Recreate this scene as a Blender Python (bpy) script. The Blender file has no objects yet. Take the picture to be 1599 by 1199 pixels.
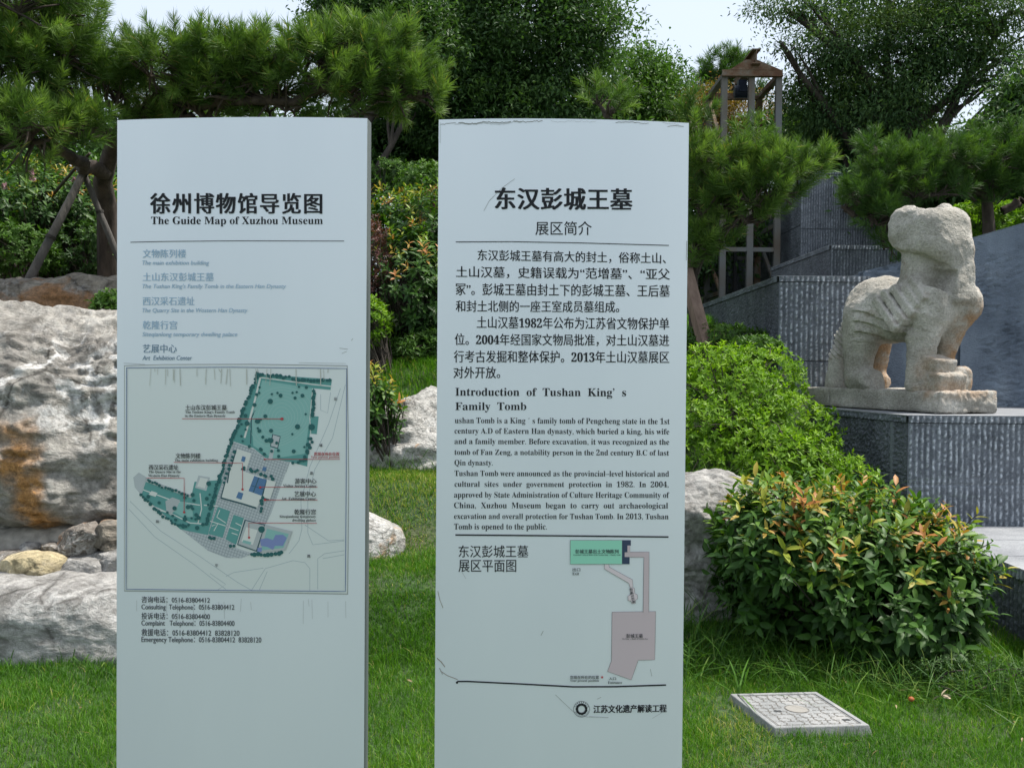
import bpy, math, random
import numpy as np
from mathutils import Matrix, Vector

rng = np.random.default_rng(7)
random.seed(7)
SC = bpy.context.scene
COL = SC.collection
R = math.radians

# ------------------------------------------------------------------ camera
FPX, CX, CY = 1555.0, 799.5, 599.5          # photograph pixels
PITCH, ROLL, EYE = R(0.976), R(0.45), 1.55
F_ = np.array([0, math.cos(PITCH), -math.sin(PITCH)])
R0 = np.array([1.0, 0, 0]); U0 = np.array([0, math.sin(PITCH), math.cos(PITCH)])
R_ = math.cos(ROLL) * R0 + math.sin(ROLL) * U0
U_ = -math.sin(ROLL) * R0 + math.cos(ROLL) * U0
cam = bpy.data.objects.new("camera", bpy.data.cameras.new("camera"))
COL.objects.link(cam)
cam.matrix_world = Matrix(((R_[0], U_[0], -F_[0], 0), (R_[1], U_[1], -F_[1], 0), (R_[2], U_[2], -F_[2], EYE), (0, 0, 0, 1)))
cam.data.sensor_width = 36; cam.data.lens = 36 * FPX / 1599
cam.data.clip_end = 2000; cam.data.clip_start = 0.05
SC.camera = cam

# ------------------------------------------------------------------ light
SUN_EL, SUN_AZ = R(66), R(78)        # azimuth from +Y (away from the camera), negative to the left, positive to the right
w = bpy.data.worlds.new("World"); SC.world = w; w.use_nodes = True
nt = w.node_tree; bg = nt.nodes["Background"]
sky = nt.nodes.new("ShaderNodeTexSky"); sky.sky_type = 'NISHITA'; sky.sun_disc = False
sky.sun_elevation = SUN_EL; sky.sun_rotation = SUN_AZ
sky.air_density = 1.0; sky.dust_density = 4.0; sky.ozone_density = 1.5
hz = nt.nodes.new("ShaderNodeMixRGB"); hz.inputs[0].default_value = 0.72
hz.inputs[2].default_value = (5.0, 5.55, 6.2, 1)      # thin bright overcast veil
nt.links.new(sky.outputs[0], hz.inputs[1]); nt.links.new(hz.outputs[0], bg.inputs[0])
bg.inputs[1].default_value = 0.103
sl = bpy.data.lights.new("sun", 'SUN'); sl.energy = 3.5; sl.angle = R(8); sl.color = (1, 0.95, 0.87)
so = bpy.data.objects.new("sun", sl); COL.objects.link(so)
sd = Vector((math.sin(SUN_AZ) * math.cos(SUN_EL), math.cos(SUN_AZ) * math.cos(SUN_EL), math.sin(SUN_EL)))
so.rotation_euler = sd.to_track_quat('Z', 'Y').to_euler(); so.location = (0, 0, 30)
SC.view_settings.view_transform = 'Standard'; SC.view_settings.look = 'None'
SC.view_settings.exposure = 0.95; SC.view_settings.gamma = 1
SC.render.engine = 'CYCLES'
SC.cycles.max_bounces = 6; SC.cycles.diffuse_bounces = 3; SC.cycles.glossy_bounces = 2
SC.cycles.transmission_bounces = 3; SC.cycles.transparent_max_bounces = 4
SC.cycles.use_denoising = True
SC.cycles.caustics_reflective = False; SC.cycles.caustics_refractive = False

# ------------------------------------------------------------------ helpers
def ray(px, py):
    px = np.asarray(px, float); py = np.asarray(py, float)
    return F_ + np.multiply.outer((px - CX) / FPX, R_) - np.multiply.outer((py - CY) / FPX, U_)
def at(px, py, Y):                       # the point at depth Y (metres) seen at photo pixel px,py
    d = ray(px, py); k = np.asarray(Y, float) / d[..., 1]
    return d * k[..., None] + np.array([0, 0, EYE])
def norm(a): return a / np.maximum(np.linalg.norm(a, axis=-1, keepdims=True), 1e-9)

ORG = {}
def thing(name, label, cat, loc=(0, 0, 0), group=None):
    o = bpy.data.objects.new(name, None); COL.objects.link(o); o.location = [float(c) for c in loc]
    o.empty_display_size = 0.1
    o['label'] = label; o['category'] = cat
    if group: o['group'] = group
    ORG[o.name] = np.array(loc, float); o['kind'] = 'thing'; return o
def mk(name, V, Fs, mat, parent=None, tone=None, smooth=False, loc=None, mi=None, attrs=None):
    """V world-space vertices; Fs = (n,k) array or list of arrays with different k"""
    V = np.asarray(V, float).reshape(-1, 3)
    if parent is not None: org = ORG[parent.name]
    else: org = np.array(loc, float) if loc is not None else np.zeros(3)
    if isinstance(Fs, np.ndarray): Fs = [Fs]
    Fs = [np.asarray(f, np.int64) for f in Fs if len(f)]
    me = bpy.data.meshes.new(name)
    me.vertices.add(len(V)); me.vertices.foreach_set("co", (V - org).astype(np.float32).ravel())
    idx = np.concatenate([f.ravel() for f in Fs]); tot = np.concatenate([np.full(len(f), f.shape[1]) for f in Fs])
    me.loops.add(len(idx)); me.loops.foreach_set("vertex_index", idx.astype(np.int32))
    st = np.concatenate([[0], np.cumsum(tot)[:-1]])
    me.polygons.add(len(tot)); me.polygons.foreach_set("loop_start", st.astype(np.int32))
    if mi is not None: me.polygons.foreach_set("material_index", np.asarray(mi, np.int32))
    me.update(calc_edges=True); me.validate()
    me.polygons.foreach_set("use_smooth", np.full(len(me.polygons), bool(smooth)))
    for k, a in ([("tone", tone)] if tone is not None else []) + list((attrs or {}).items()):
        at_ = me.attributes.new(k, 'FLOAT', 'POINT'); at_.data.foreach_set("value", np.asarray(a, np.float32))
    for m in (mat if isinstance(mat, (list, tuple)) else [mat]): me.materials.append(m)
    o = bpy.data.objects.new(name, me); COL.objects.link(o)
    if parent is not None: o.parent = parent; ORG[o.name] = org
    else: o.location = [float(c) for c in org]; ORG[o.name] = org
    return o
def tag(o, label, cat, group=None):
    o['label'] = label; o['category'] = cat
    if group: o['group'] = group
    return o
def kind(o, k): o['kind'] = k; return o

class MB:
    """collects polygons into one mesh"""
    def __init__(s): s.v = []; s.f = []; s.m = []
    def add(s, V, F, m=0):
        b = len(s.v); s.v += [tuple(map(float, p)) for p in V]
        for f in F: s.f.append([b + i for i in f]); s.m.append(m)
    def box(s, c, sz, rot=None, m=0, taper=1.0):
        sx, sy, sz_ = [q / 2 for q in sz]
        P = np.array([(-sx, -sy, -sz_), (sx, -sy, -sz_), (sx, sy, -sz_), (-sx, sy, -sz_), (-sx * taper, -sy * taper, sz_), (sx * taper, -sy * taper, sz_), (sx * taper, sy * taper, sz_), (-sx * taper, sy * taper, sz_)])
        if rot is not None: P = P @ np.array(rot).T
        s.add(P + np.array(c), [(3, 2, 1, 0), (4, 5, 6, 7), (0, 1, 5, 4), (1, 2, 6, 5), (2, 3, 7, 6), (3, 0, 4, 7)], m)
    def bar(s, a, b, w, h, up=(0, 0, 1), m=0):
        a = np.array(a, float); b = np.array(b, float); d = norm(b - a)
        u = np.cross(d, up)
        if np.linalg.norm(u) < 1e-3: u = np.cross(d, (0, 1, 0))
        u = norm(u); v = np.cross(u, d)
        s.box((a + b) / 2, (w, np.linalg.norm(b - a), h), np.stack([u, d, v], 1), m)
    def tube(s, P, r, n=8, m=0, cap=True):
        V, F = tube_arr(np.array(P, float), np.array(r, float) * np.ones(len(P)), n)
        b = [list(f) for f in F]
        if cap: b.append(list(range(n))[::-1]); b.append([len(V) - n + i for i in range(n)])
        s.add(V, b, m)
    def build(s, name, mat, parent=None, smooth=False, loc=None):
        fl = {}; order = {}
        for f, m in zip(s.f, s.m): fl.setdefault(len(f), []).append(f); order.setdefault(len(f), []).append(m)
        ks = list(fl)
        return mk(name, np.array(s.v), [np.array(fl[k]) for k in ks], mat, parent, smooth=smooth, loc=loc, mi=np.concatenate([order[k] for k in ks]))
def tube_arr(P, r, n=8):
    T = norm(np.gradient(P, axis=0))
    ref = np.array([0, 0, 1.0]) if abs(T[:, 2]).mean() < 0.8 else np.array([1.0, 0, 0])
    u = norm(np.cross(T, ref)); v = np.cross(u, T)
    a = np.linspace(0, 2 * np.pi, n, endpoint=False)
    V = (P[:, None] + r[:, None, None] * (np.cos(a)[None, :, None] * u[:, None] + np.sin(a)[None, :, None] * v[:, None])).reshape(-1, 3)
    i = np.arange(len(P) - 1)[:, None] * n; j = np.arange(n)[None]
    F = np.stack([i + j, i + (j + 1) % n, i + n + (j + 1) % n, i + n + j], -1).reshape(-1, 4)
    return V, F
def tubes(polys, n=6):
    Vs, Fs, b = [], [], 0
    for P, r in polys:
        V, F = tube_arr(np.array(P, float), np.array(r, float) * np.ones(len(P)), n)
        Vs.append(V); Fs.append(F + b); b += len(V)
    return np.concatenate(Vs), np.concatenate(Fs)

# gradient noise
_pr = np.random.default_rng(3); _perm = _pr.permutation(256); _perm = np.concatenate([_perm, _perm, _perm])
_grad = norm(_pr.normal(size=(256, 3)))
def noise(P):
    P = np.asarray(P, float); i = np.floor(P).astype(int); f = P - i; i &= 255
    u = f * f * f * (f * (f * 6 - 15) + 10); r = 0
    for dx in (0, 1):
        for dy in (0, 1):
            for dz in (0, 1):
                h = _perm[_perm[_perm[i[..., 0] + dx] + i[..., 1] + dy] + i[..., 2] + dz] & 255
                g = (_grad[h] * (f - np.array([dx, dy, dz]))).sum(-1)
                wt = (u[..., 0] if dx else 1 - u[..., 0]) * (u[..., 1] if dy else 1 - u[..., 1]) * (u[..., 2] if dz else 1 - u[..., 2])
                r = r + g * wt
    return r * 1.6
def fbm(P, oct=4, lac=2.1, gain=0.5, ridged=False):
    r = 0; a = 1.0; P = np.asarray(P, float).copy()
    for k in range(oct):
        n_ = noise(P + 17.3 * k); r = r + a * ((1 - 2 * np.abs(n_)) if ridged else n_); a *= gain; P = P * lac
    return r

# ------------------------------------------------------------------ materials
def mat(name): 
    m = bpy.data.materials.new(name); m.use_nodes = True; return m, m.node_tree, m.node_tree.nodes["Principled BSDF"]
def ramp(nt, fac, stops, interp='LINEAR'):
    r = nt.nodes.new("ShaderNodeValToRGB"); cr = r.color_ramp; cr.interpolation = interp
    while len(cr.elements) < len(stops): cr.elements.new(0.5)
    for e, (p, c) in zip(cr.elements, stops): e.position = p; e.color = (*c, 1) if len(c) == 3 else c
    if fac is not None: nt.links.new(fac, r.inputs[0])
    return r.outputs[0]
def tex(nt, kind_, scale, vec=None, **kw):
    t = nt.nodes.new({"noise": "ShaderNodeTexNoise", "voronoi": "ShaderNodeTexVoronoi", "wave": "ShaderNodeTexWave"}[kind_])
    t.inputs["Scale"].default_value = scale
    for k, v in kw.items():
        if k in t.inputs: t.inputs[k].default_value = v
        else: setattr(t, k, v)
    if vec is not None: nt.links.new(vec, t.inputs["Vector"])
    return t
def coords(nt, scale=None):
    c = nt.nodes.new("ShaderNodeTexCoord")
    if scale is None: return c.outputs["Object"]
    mp = nt.nodes.new("ShaderNodeMapping"); mp.inputs["Scale"].default_value = scale
    nt.links.new(c.outputs["Object"], mp.inputs[0]); return mp.outputs[0]
def mixc(nt, f, a, b, mode='MIX'):
    n_ = nt.nodes.new("ShaderNodeMixRGB"); n_.blend_type = mode
    for i, x in ((0, f), (1, a), (2, b)):
        if hasattr(x, "is_output"): nt.links.new(x, n_.inputs[i])
        else: n_.inputs[i].default_value = x if i == 0 else (*x, 1)
    return n_.outputs[0]
def bump(nt, bsdf, h, strength=0.5, dist=0.02):
    b = nt.nodes.new("ShaderNodeBump"); b.inputs["Strength"].default_value = strength; b.inputs["Distance"].default_value = dist
    nt.links.new(h, b.inputs["Height"]); nt.links.new(b.outputs[0], bsdf.inputs["Normal"]); return b
def flat(name, c, rough=0.5, spec=0.3, metal=0):
    m, nt, b = mat(name); b.inputs["Base Color"].default_value = (*c, 1); b.inputs["Roughness"].default_value = rough
    b.inputs["Specular IOR Level"].default_value = spec; b.inputs["Metallic"].default_value = metal; return m
def attr(nt, n_="tone"):
    a = nt.nodes.new("ShaderNodeAttribute"); a.attribute_name = n_; return a.outputs["Fac"]
def leafmat(name, stops, rough=0.45, spec=0.35, trans=0.3):
    m, nt, b = mat(name); c = ramp(nt, attr(nt), stops); nt.links.new(c, b.inputs["Base Color"])
    b.inputs["Roughness"].default_value = rough; b.inputs["Specular IOR Level"].default_value = spec
    if trans:
        t = nt.nodes.new("ShaderNodeBsdfTranslucent"); mx = nt.nodes.new("ShaderNodeMixShader"); mx.inputs[0].default_value = trans
        yc = mixc(nt, 1.0, c, (1.3, 1.45, 0.55), 'MULTIPLY'); nt.links.new(yc, t.inputs[0])
        nt.links.new(b.outputs[0], mx.inputs[1]); nt.links.new(t.outputs[0], mx.inputs[2])
        nt.links.new(mx.outputs[0], nt.nodes["Material Output"].inputs[0])
    return m
def barkmat(name, c1, c2):
    m, nt, b = mat(name); n1 = tex(nt, "noise", 14, coords(nt, (1, 1, .25)), Detail=6, Roughness=.65)
    nt.links.new(ramp(nt, n1.outputs["Fac"], [(.3, c1), (.7, c2)]), b.inputs["Base Color"]); b.inputs["Roughness"].default_value = .9
    bump(nt, b, n1.outputs["Fac"], .8, .03); return m
M_BARK = barkmat("bark", (.02, .016, .013), (.085, .068, .055))
M_PINEBARK = barkmat("pine_bark", (.022, .016, .013), (.10, .075, .06))
M_POLE = barkmat("weathered_pole", (.045, .042, .04), (.125, .115, .105))
M_PLANK = barkmat("pale_plank", (.13, .085, .065), (.26, .18, .14))
# ------------------------------------------------------------------ terrain
CTRL = np.array([
 # left bank with the boulders
 (-6, 4.6, 0), (-2.6, 4.7, 0.0), (-1.6, 4.9, 0.0), (-3.6, 4.8, 0), (-2.6, 5.65, .36), (-1.7, 5.75, .30), (-4, 5.65, .36), (-3, 6.6, .9), (-4.5, 6.6, 1.0), (-1.9, 6.4, .55), (-2, 7.4, 1.1),
 (-4, 8.2, 1.75), (-3, 9, 1.95), (-5, 9.5, 2.25), (-7, 8, 2.1), (-6, 12, 2.6), (-3, 12, 2.5),
 # lawn slope between the signs
 (-.9, 4.6, 0), (-.4, 4.6, 0), (.4, 4.7, 0), (-.7, 5.8, .38), (0, 5.8, .38), (-.7, 7.1, .78), (0, 7.1, .78), (-.8, 8.4, 1.17), (.1, 8.4, 1.17), (-.8, 9.7, 1.57), (.2, 9.7, 1.57), (0, 12, 2.1),
 # right bank
 (1.2, 5.0, .0), (2, 4.8, 0), (3, 4.6, 0), (1.1, 5.6, .08), (2.1, 5.6, .06), (1.2, 6.6, .70), (2.2, 6.6, .55), (1.6, 7.6, 1.0), (2.4, 7.6, .7), (1.5, 8.7, 1.45), (2.2, 8.8, 1.35), (2.0, 10, 1.8), (2.1, 12, 2.1),
 (3.4, 6, 0.0), (4.5, 6, 0), (4, 9.5, 1.2), (6, 10, 1.2), (5, 13, 2.2), (8, 13, 2.2), (4, 18, 2.8), (0, 18, 2.8), (-6, 18, 3.0), (10, 20, 3)])
def terrain(x, y):
    x = np.asarray(x, float); y = np.asarray(y, float)
    d2 = (x[..., None] - CTRL[:, 0]) ** 2 + (y[..., None] - CTRL[:, 1]) ** 2
    wt = 1 / (d2 + .06) ** 2
    z = (wt * CTRL[:, 2]).sum(-1) / wt.sum(-1)
    near = np.clip((y - 3.6) / 1.2, 0, 1); near = near * near * (3 - 2 * near)
    far = np.clip((y - 22) / 30, 0, 1); side = np.clip((np.abs(x) - 14) / 25, 0, 1)
    z = z * near; z = z * (1 - far) + 3.0 * far
    return z * (1 - side) + side * np.clip((y - 4) / 20, 0, 1) * 3
def axis(a, b, fine0, fine1, st):
    mid = np.arange(fine0, fine1 + 1e-6, st)
    lo = fine0 - np.geomspace(st, fine0 - a, 26)[::-1]; hi = fine1 + np.geomspace(st, b - fine1, 26)
    return np.concatenate([lo, mid, hi])
gx = axis(-400, 400, -8, 8, .1); gy = axis(-300, 900, -1, 16, .1)
GX, GY = np.meshgrid(gx, gy, indexing='ij'); GZ = terrain(GX, GY) + .012 * noise(np.stack([GX * 2.3, GY * 2.3, GX * 0], -1)) * (GY > 3)
n1, n2 = GX.shape; ii = np.arange(n1 - 1)[:, None] * n2 + np.arange(n2 - 1)[None]
m, nt, b = mat("soil_and_turf"); c = coords(nt)
na = tex(nt, "noise", 1.1, c, Detail=5); nb = tex(nt, "noise", 30, c, Detail=4)
green = ramp(nt, nb.outputs["Fac"], [(.3, (.016, .036, .010)), (.7, (.042, .080, .022))])
soil = ramp(nt, nb.outputs["Fac"], [(.3, (.04, .045, .02)), (.7, (.085, .085, .042))])
nt.links.new(mixc(nt, ramp(nt, na.outputs["Fac"], [(.52, (0, 0, 0)), (.72, (1, 1, 1))]), green, soil), b.inputs["Base Color"])
b.inputs["Roughness"].default_value = .95; bump(nt, b, nb.outputs["Fac"], .6, .03)
kind(mk("ground", np.stack([GX, GY, GZ], -1), np.stack([ii, ii + n2, ii + n2 + 1, ii + 1], -1).reshape(-1, 4), m, smooth=True), "structure")

# ------------------------------------------------------------------ grey stone walls
def stonemat(name, dark, light, crest):
    m, nt, b = mat(name); c = coords(nt)
    n1 = tex(nt, "noise", 6, c, Detail=6, Roughness=.7); n2 = tex(nt, "noise", 120, c, Detail=3)
    n3 = tex(nt, "noise", 1.4, c, Detail=3)
    base = ramp(nt, n1.outputs["Fac"], [(.3, dark), (.7, light)])
    cr = attr(nt, "crest")
    base = mixc(nt, cr, base, crest)
    base = mixc(nt, .45, base, ramp(nt, n2.outputs["Fac"], [(.3, (.45, .45, .45)), (.7, (1.5, 1.5, 1.5))]), 'MULTIPLY')
    base = mixc(nt, .5, base, ramp(nt, n3.outputs["Fac"], [(.35, (.6, .6, .63)), (.65, (1.25, 1.25, 1.22))]), 'MULTIPLY')
    nt.links.new(base, b.inputs["Base Color"]); b.inputs["Roughness"].default_value = .75
    bump(nt, b, n2.outputs["Fac"], .5, .006); return m
M_RIDGE = stonemat("split_ridge_granite", (.075, .085, .102), (.18, .20, .228), (.46, .495, .54))
M_HAMMER = stonemat("bush_hammered_granite", (.062, .070, .085), (.135, .150, .172), (.22, .245, .27))
M_SMOOTH = stonemat("sawn_granite", (.19, .20, .215), (.28, .29, .305), (.4, .4, .4))
def stone_face(a, bdir, W, z0, z1, nrm, kind_, pitch=.04, res=.007, courses=(), joints=(), seed=0, top=None, contrast=1.0):
    """a displaced sheet from corner a along bdir (unit xy), z0..z1, outward normal nrm. returns V,F,crest"""
    nu = max(2, int(W / res)); nv = max(2, int((z1 - z0) / (res * 1.5)))
    u = np.linspace(0, W, nu); v = np.linspace(0, 1, nv); Uu, Vv = np.meshgrid(u, v, indexing='ij')
    zt = z1 if top is None else top(Uu)
    Z = z0 + (zt - z0) * Vv
    q = np.stack([Uu * 26 + seed, Z * 26, Uu * 0 + seed], -1); q2 = np.stack([Uu * 70, Z * 55 + seed, Uu * 0], -1)
    if kind_ == 'ridge':
        wob = Uu + .0045 * noise(np.stack([Uu * 9, Z * 26, Uu * 0 + seed], -1)) + .003 * noise(np.stack([Uu * 12, Z * 1.5, Uu * 0 + seed], -1))
        ph = (wob / pitch) % 1.0; tri = 1 - np.abs(2 * ph - 1)
        amp = .65 + .5 * noise(np.stack([np.floor(wob / pitch) * 3.7, Z * 34, Uu * 0 + seed], -1))
        d = .021 * np.clip(tri, 0, .8) * np.clip(amp, .2, 1.3) + .0025 * noise(q2)
        crest = contrast * np.clip((tri - .48) / .3, 0, 1) * np.clip(amp * 1.3 - .5 + 1.3 * noise(q * 1.6) + .5 * noise(q2 * 1.3), 0, 1.25)
    else:
        d = .009 * fbm(q * 1.5, 3) + .004 * noise(q2)
        crest = np.clip((d - .0035) / .006, 0, 1) * .55
    for zc in courses:
        g = np.clip(1 - np.abs(Z - zc) / .008, 0, 1); d = d * (1 - g) - .012 * g; crest = crest * (1 - g)
    for uc in joints:
        g = np.clip(1 - np.abs(Uu - uc) / .022, 0, 1) ** .3; d = d * (1 - g) + .004 * g; crest = crest * (1 - g) + .55 * g
    edge = np.minimum(np.minimum(Uu, W - Uu), 0.02) / 0.02
    d = d * edge + .002
    P = np.array([a[0], a[1], 0.0])[None, None, :] + Uu[..., None] * np.array([bdir[0], bdir[1], 0]) + d[..., None] * np.array([nrm[0], nrm[1], 0])
    P[..., 2] = Z
    i = np.arange(nu - 1)[:, None] * nv + np.arange(nv - 1)[None]
    F = np.stack([i, i + nv, i + nv + 1, i + 1], -1).reshape(-1, 4)
    if np.cross(np.array([bdir[0], bdir[1], 0]), (0, 0, 1)) @ np.array([nrm[0], nrm[1], 0]) < 0: F = F[:, ::-1]
    return P.reshape(-1, 3), F, crest.ravel()
def prism(name, poly, z0, z1, m, parent, inset=0.0):
    mb = MB(); n = len(poly); top = z1 if hasattr(z1, '__len__') else [z1] * n
    V = [(p[0], p[1], z0) for p in poly] + [(p[0], p[1], t) for p, t in zip(poly, top)]
    mb.add(V, [list(range(n))[::-1], list(range(n, 2 * n))] + [[i, (i + 1) % n, n + (i + 1) % n, n + i] for i in range(n)])
    return mb.build(name, m, parent)
def unit(a, b): d = np.array(b, float)[:2] - np.array(a, float)[:2]; return d / np.linalg.norm(d), np.linalg.norm(d)

# statue pedestal: corner nearest the camera C, left face runs back to B
PC = np.array([2.787, 7.0]); PB = np.array([2.425, 8.75]); PZ = 1.235
def two_face_wall(t, C, B, right_len, z0, z1, cap, courses_f, courses_l, joints_l, depth_name="stone_core", pitch=.04, top_l=None, contrast=1.0):
    dl, Ll = unit(C, B); nl = np.array([dl[1], -dl[0]]);
    if nl[0] > 0: nl = -nl
    nf = np.array([0, -1.0]); rf = np.array([1.0, 0])
    zc = z1 - cap
    D = C + rf * right_len; E2 = np.array([D[0], B[1]])
    prism(depth_name, [C + nl * -.004 + np.array([.004, .004]), D + np.array([0, .004]), E2, B + np.array([.004, 0])], z0, z1 - .004, M_HAMMER, t)
    V, F, c = stone_face(C, rf, right_len, z0, zc - .003, nf, 'ridge', pitch, courses=courses_f, seed=1.3, contrast=contrast)
    mk("front_facing", V, F, M_RIDGE, t, attrs={"crest": c})
    V, F, c = stone_face(C + nf * .012, rf, right_len, zc + .003, z1 - .006, nf, 'ridge', pitch, seed=4.1)
    V2, F2, c2 = stone_face(C + nl * .012, dl, Ll, zc + .003, z1 - .006, nl, 'hammer', seed=6.1)
    mk("coping_edge", np.concatenate([V, V2]), np.concatenate([F, F2 + len(V)]), M_RIDGE, t, attrs={"crest": np.concatenate([c, c2])})
    V, F, c = stone_face(C, dl, Ll, z0, zc - .003, nl, 'hammer', courses=courses_l, joints=joints_l, seed=9.3)
    mk("side_facing", V, F, M_HAMMER, t, attrs={"crest": c})
    prism("coping_top", [C + nl * .014 + nf * .014, D + nf * .014, E2, B + nl * .014], z1 - .006, z1, M_SMOOTH, t)

t = thing("statue_pedestal", "dark grey granite pedestal with split ridged front carrying the winged beast statue", "pedestal", (PC[0], PC[1], .3))
two_face_wall(t, PC, PB, 3.2, .1, PZ, .055, (.745, .40), (.80, .45), (.19,))
t = thing("stone_wall", "tall ridged dark granite retaining wall standing behind the statue's tail", "retaining wall", (2.335, 8.75, 1.0))
two_face_wall(t, np.array([2.335, 8.76]), np.array([2.45, 13.2]), .80, .8, 2.37, .055, (1.62,), (1.66,), (), pitch=.045)
LB = np.array([2.83, 4.2]); LZ = .462
t = thing("low_stone_ledge", "low dark stone ledge with pale smooth top beside the photinia shrub", "ledge", (2.83, 4.2, 0))
prism("stone_core", [LB + (.004, 0), LB + (3, 0), (5.83, 6.965), (2.834, 6.965)], -.1, LZ - .03, M_HAMMER, t)
V, F, c = stone_face(np.array([2.83, 6.96]), np.array([0, -1.0]), 2.76, -.1, LZ - .065, np.array([-1.0, 0]), 'ridge', .045, seed=3)
mk("side_facing", V, F, M_HAMMER, t, attrs={"crest": c * .6})
V, F, c = stone_face(np.array([2.815, 6.96]), np.array([0, -1.0]), 2.76, LZ - .06, LZ - .006, np.array([-1.0, 0]), 'ridge', .045, seed=5)
mk("coping_edge", V, F, M_RIDGE, t, attrs={"crest": c})
mb = MB()
for k in range(5):
    y1 = 6.962 - k * .56
    mb.box(((2.812 + 5.8) / 2, y1 - .277, LZ - .018), (5.8 - 2.812, .552, .036))
mb.build("coping_top", M_SMOOTH, t)
# stepped walls further back
t = thing("stepped_stone_wall", "stepped dark stone wall block rising behind the steel frame tower", "stone wall", (3.5, 11, 1.5))
two_face_wall(t, np.array([3.5, 11.0]), np.array([3.5, 13.5]), 3.0, 1.5, 2.92, .05, (2.2,), (2.2,), (), pitch=.034, contrast=.4)
t = thing("stone_block_wall", "tallest dark stone wall block with ridged face half hidden by pine", "stone wall", (3.9, 13, 2.0))
two_face_wall(t, np.array([3.9, 13.55]), np.array([3.9, 19.0]), 3.5, 2.0, 4.25, .06, (3.45, 2.9), (3.5, 2.95), (1.6,), pitch=.034, contrast=.45)
t = thing("dark_stone_wall", "shadowed dark stone wall seen through the steel frame posts", "stone wall", (1.6, 17, 2.0))
V, F, c = stone_face(np.array([1.3, 17.0]), np.array([1.0, 0]), 2.6, 1.8, 3.75, np.array([0, -1.0]), 'hammer', res=.012, courses=(2.5, 3.1), joints=(.9, 1.8), seed=2)
mk("front_facing", V, F, M_HAMMER, t, attrs={"crest": c * .3}); prism("stone_core", [(1.3, 17.01), (3.89, 17.01), (3.89, 17.5), (1.3, 17.5)], 1.8, 3.75, M_HAMMER, t)

# curved slate relief wall
m, nt, b = mat("slate_relief"); c = coords(nt)
n1 = tex(nt, "noise", 2.2, c, Detail=6); n2 = tex(nt, "noise", 22, coords(nt, (1, 1, 2.2)), Detail=4); n3 = tex(nt, "noise", 5, coords(nt, (1, 1, .25)), Detail=3)
base = ramp(nt, n1.outputs["Fac"], [(.3, (.155, .20, .262)), (.55, (.245, .305, .385)), (.75, (.33, .39, .46))])
base = mixc(nt, .6, base, ramp(nt, n3.outputs["Fac"], [(.35, (.62, .65, .70)), (.65, (1.25, 1.25, 1.25))]), 'MULTIPLY')
nt.links.new(base, b.inputs["Base Color"]); b.inputs["Roughness"].default_value = .62
n5 = tex(nt, "noise", 55, coords(nt, (1, 1, 2.6)), Detail=4, Roughness=.7)
base = mixc(nt, ramp(nt, n5.outputs["Fac"], [(.60, (0, 0, 0)), (.70, (.7, .7, .7))]), base, (.03, .038, .05)); nt.links.new(base, b.inputs["Base Color"])
bump(nt, b, n5.outputs["Fac"], 1.0, .035); M_SLATE = m
t = thing("relief_wall", "curved blue grey slate wall with rough chiselled relief behind the stone beast", "relief wall", (3.6, 8.8, PZ))
def relief_panel(x0, x1, zt0, zt1, yoff, seed):
    nu, nv = int((x1 - x0) / .012), 130
    xs = np.linspace(x0, x1, nu); v = np.linspace(0, 1, nv); X, Vv = np.meshgrid(xs, v, indexing='ij')
    zt = zt0 + (zt1 - zt0) * (X - x0) / (x1 - x0)
    Z = PZ + .002 + (zt - PZ) * Vv
    Y = 8.95 - .10 * (X - 2.9) - .05 * (X - 2.9) ** 2 + yoff
    q = np.stack([X * 5 + seed, Z * 9, X * 0], -1)
    msk = np.clip(fbm(np.stack([X * 1.7, Z * 1.5 + seed, X * 0], -1), 3) * 1.6 + .25, 0, 1)
    d = .016 * msk * np.clip(fbm(q * np.array([2.6, 3.6, 1]), 4, ridged=True), -.2, 1.2) + .015 * noise(np.stack([X * 14, Z * 34, X * 0 + seed], -1)) * msk + .012 * noise(np.stack([X * 6, Z * 1.3, X * 0 + seed], -1))
    P = np.stack([X, Y - d, Z], -1); i = np.arange(nu - 1)[:, None] * nv + np.arange(nv - 1)[None]
    F = np.stack([i, i + nv, i + nv + 1, i + 1], -1).reshape(-1, 4)
    Pb = P.copy(); Pb[..., 1] = Y + .12
    N = nu * nv; A = np.arange(N).reshape(nu, nv)
    def strip(l): l = np.array(l); return np.stack([l[:-1], l[1:], l[1:] + N, l[:-1] + N], -1)
    Fb = F[:, ::-1] + N
    F = np.concatenate([F, Fb, strip(A[:, -1])[:, ::-1], strip(A[0, :])[:, ::-1], strip(A[-1, :])])
    mk("relief_panel", np.concatenate([P.reshape(-1, 3), Pb.reshape(-1, 3)]), F, M_SLATE, t, smooth=True)
relief_panel(2.80, 3.16, 2.31, 2.42, .16, 1); relief_panel(3.165, 3.93, 2.44, 2.635, .10, 5); relief_panel(3.95, 6.2, 2.69, 3.36, 0, 9)

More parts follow.
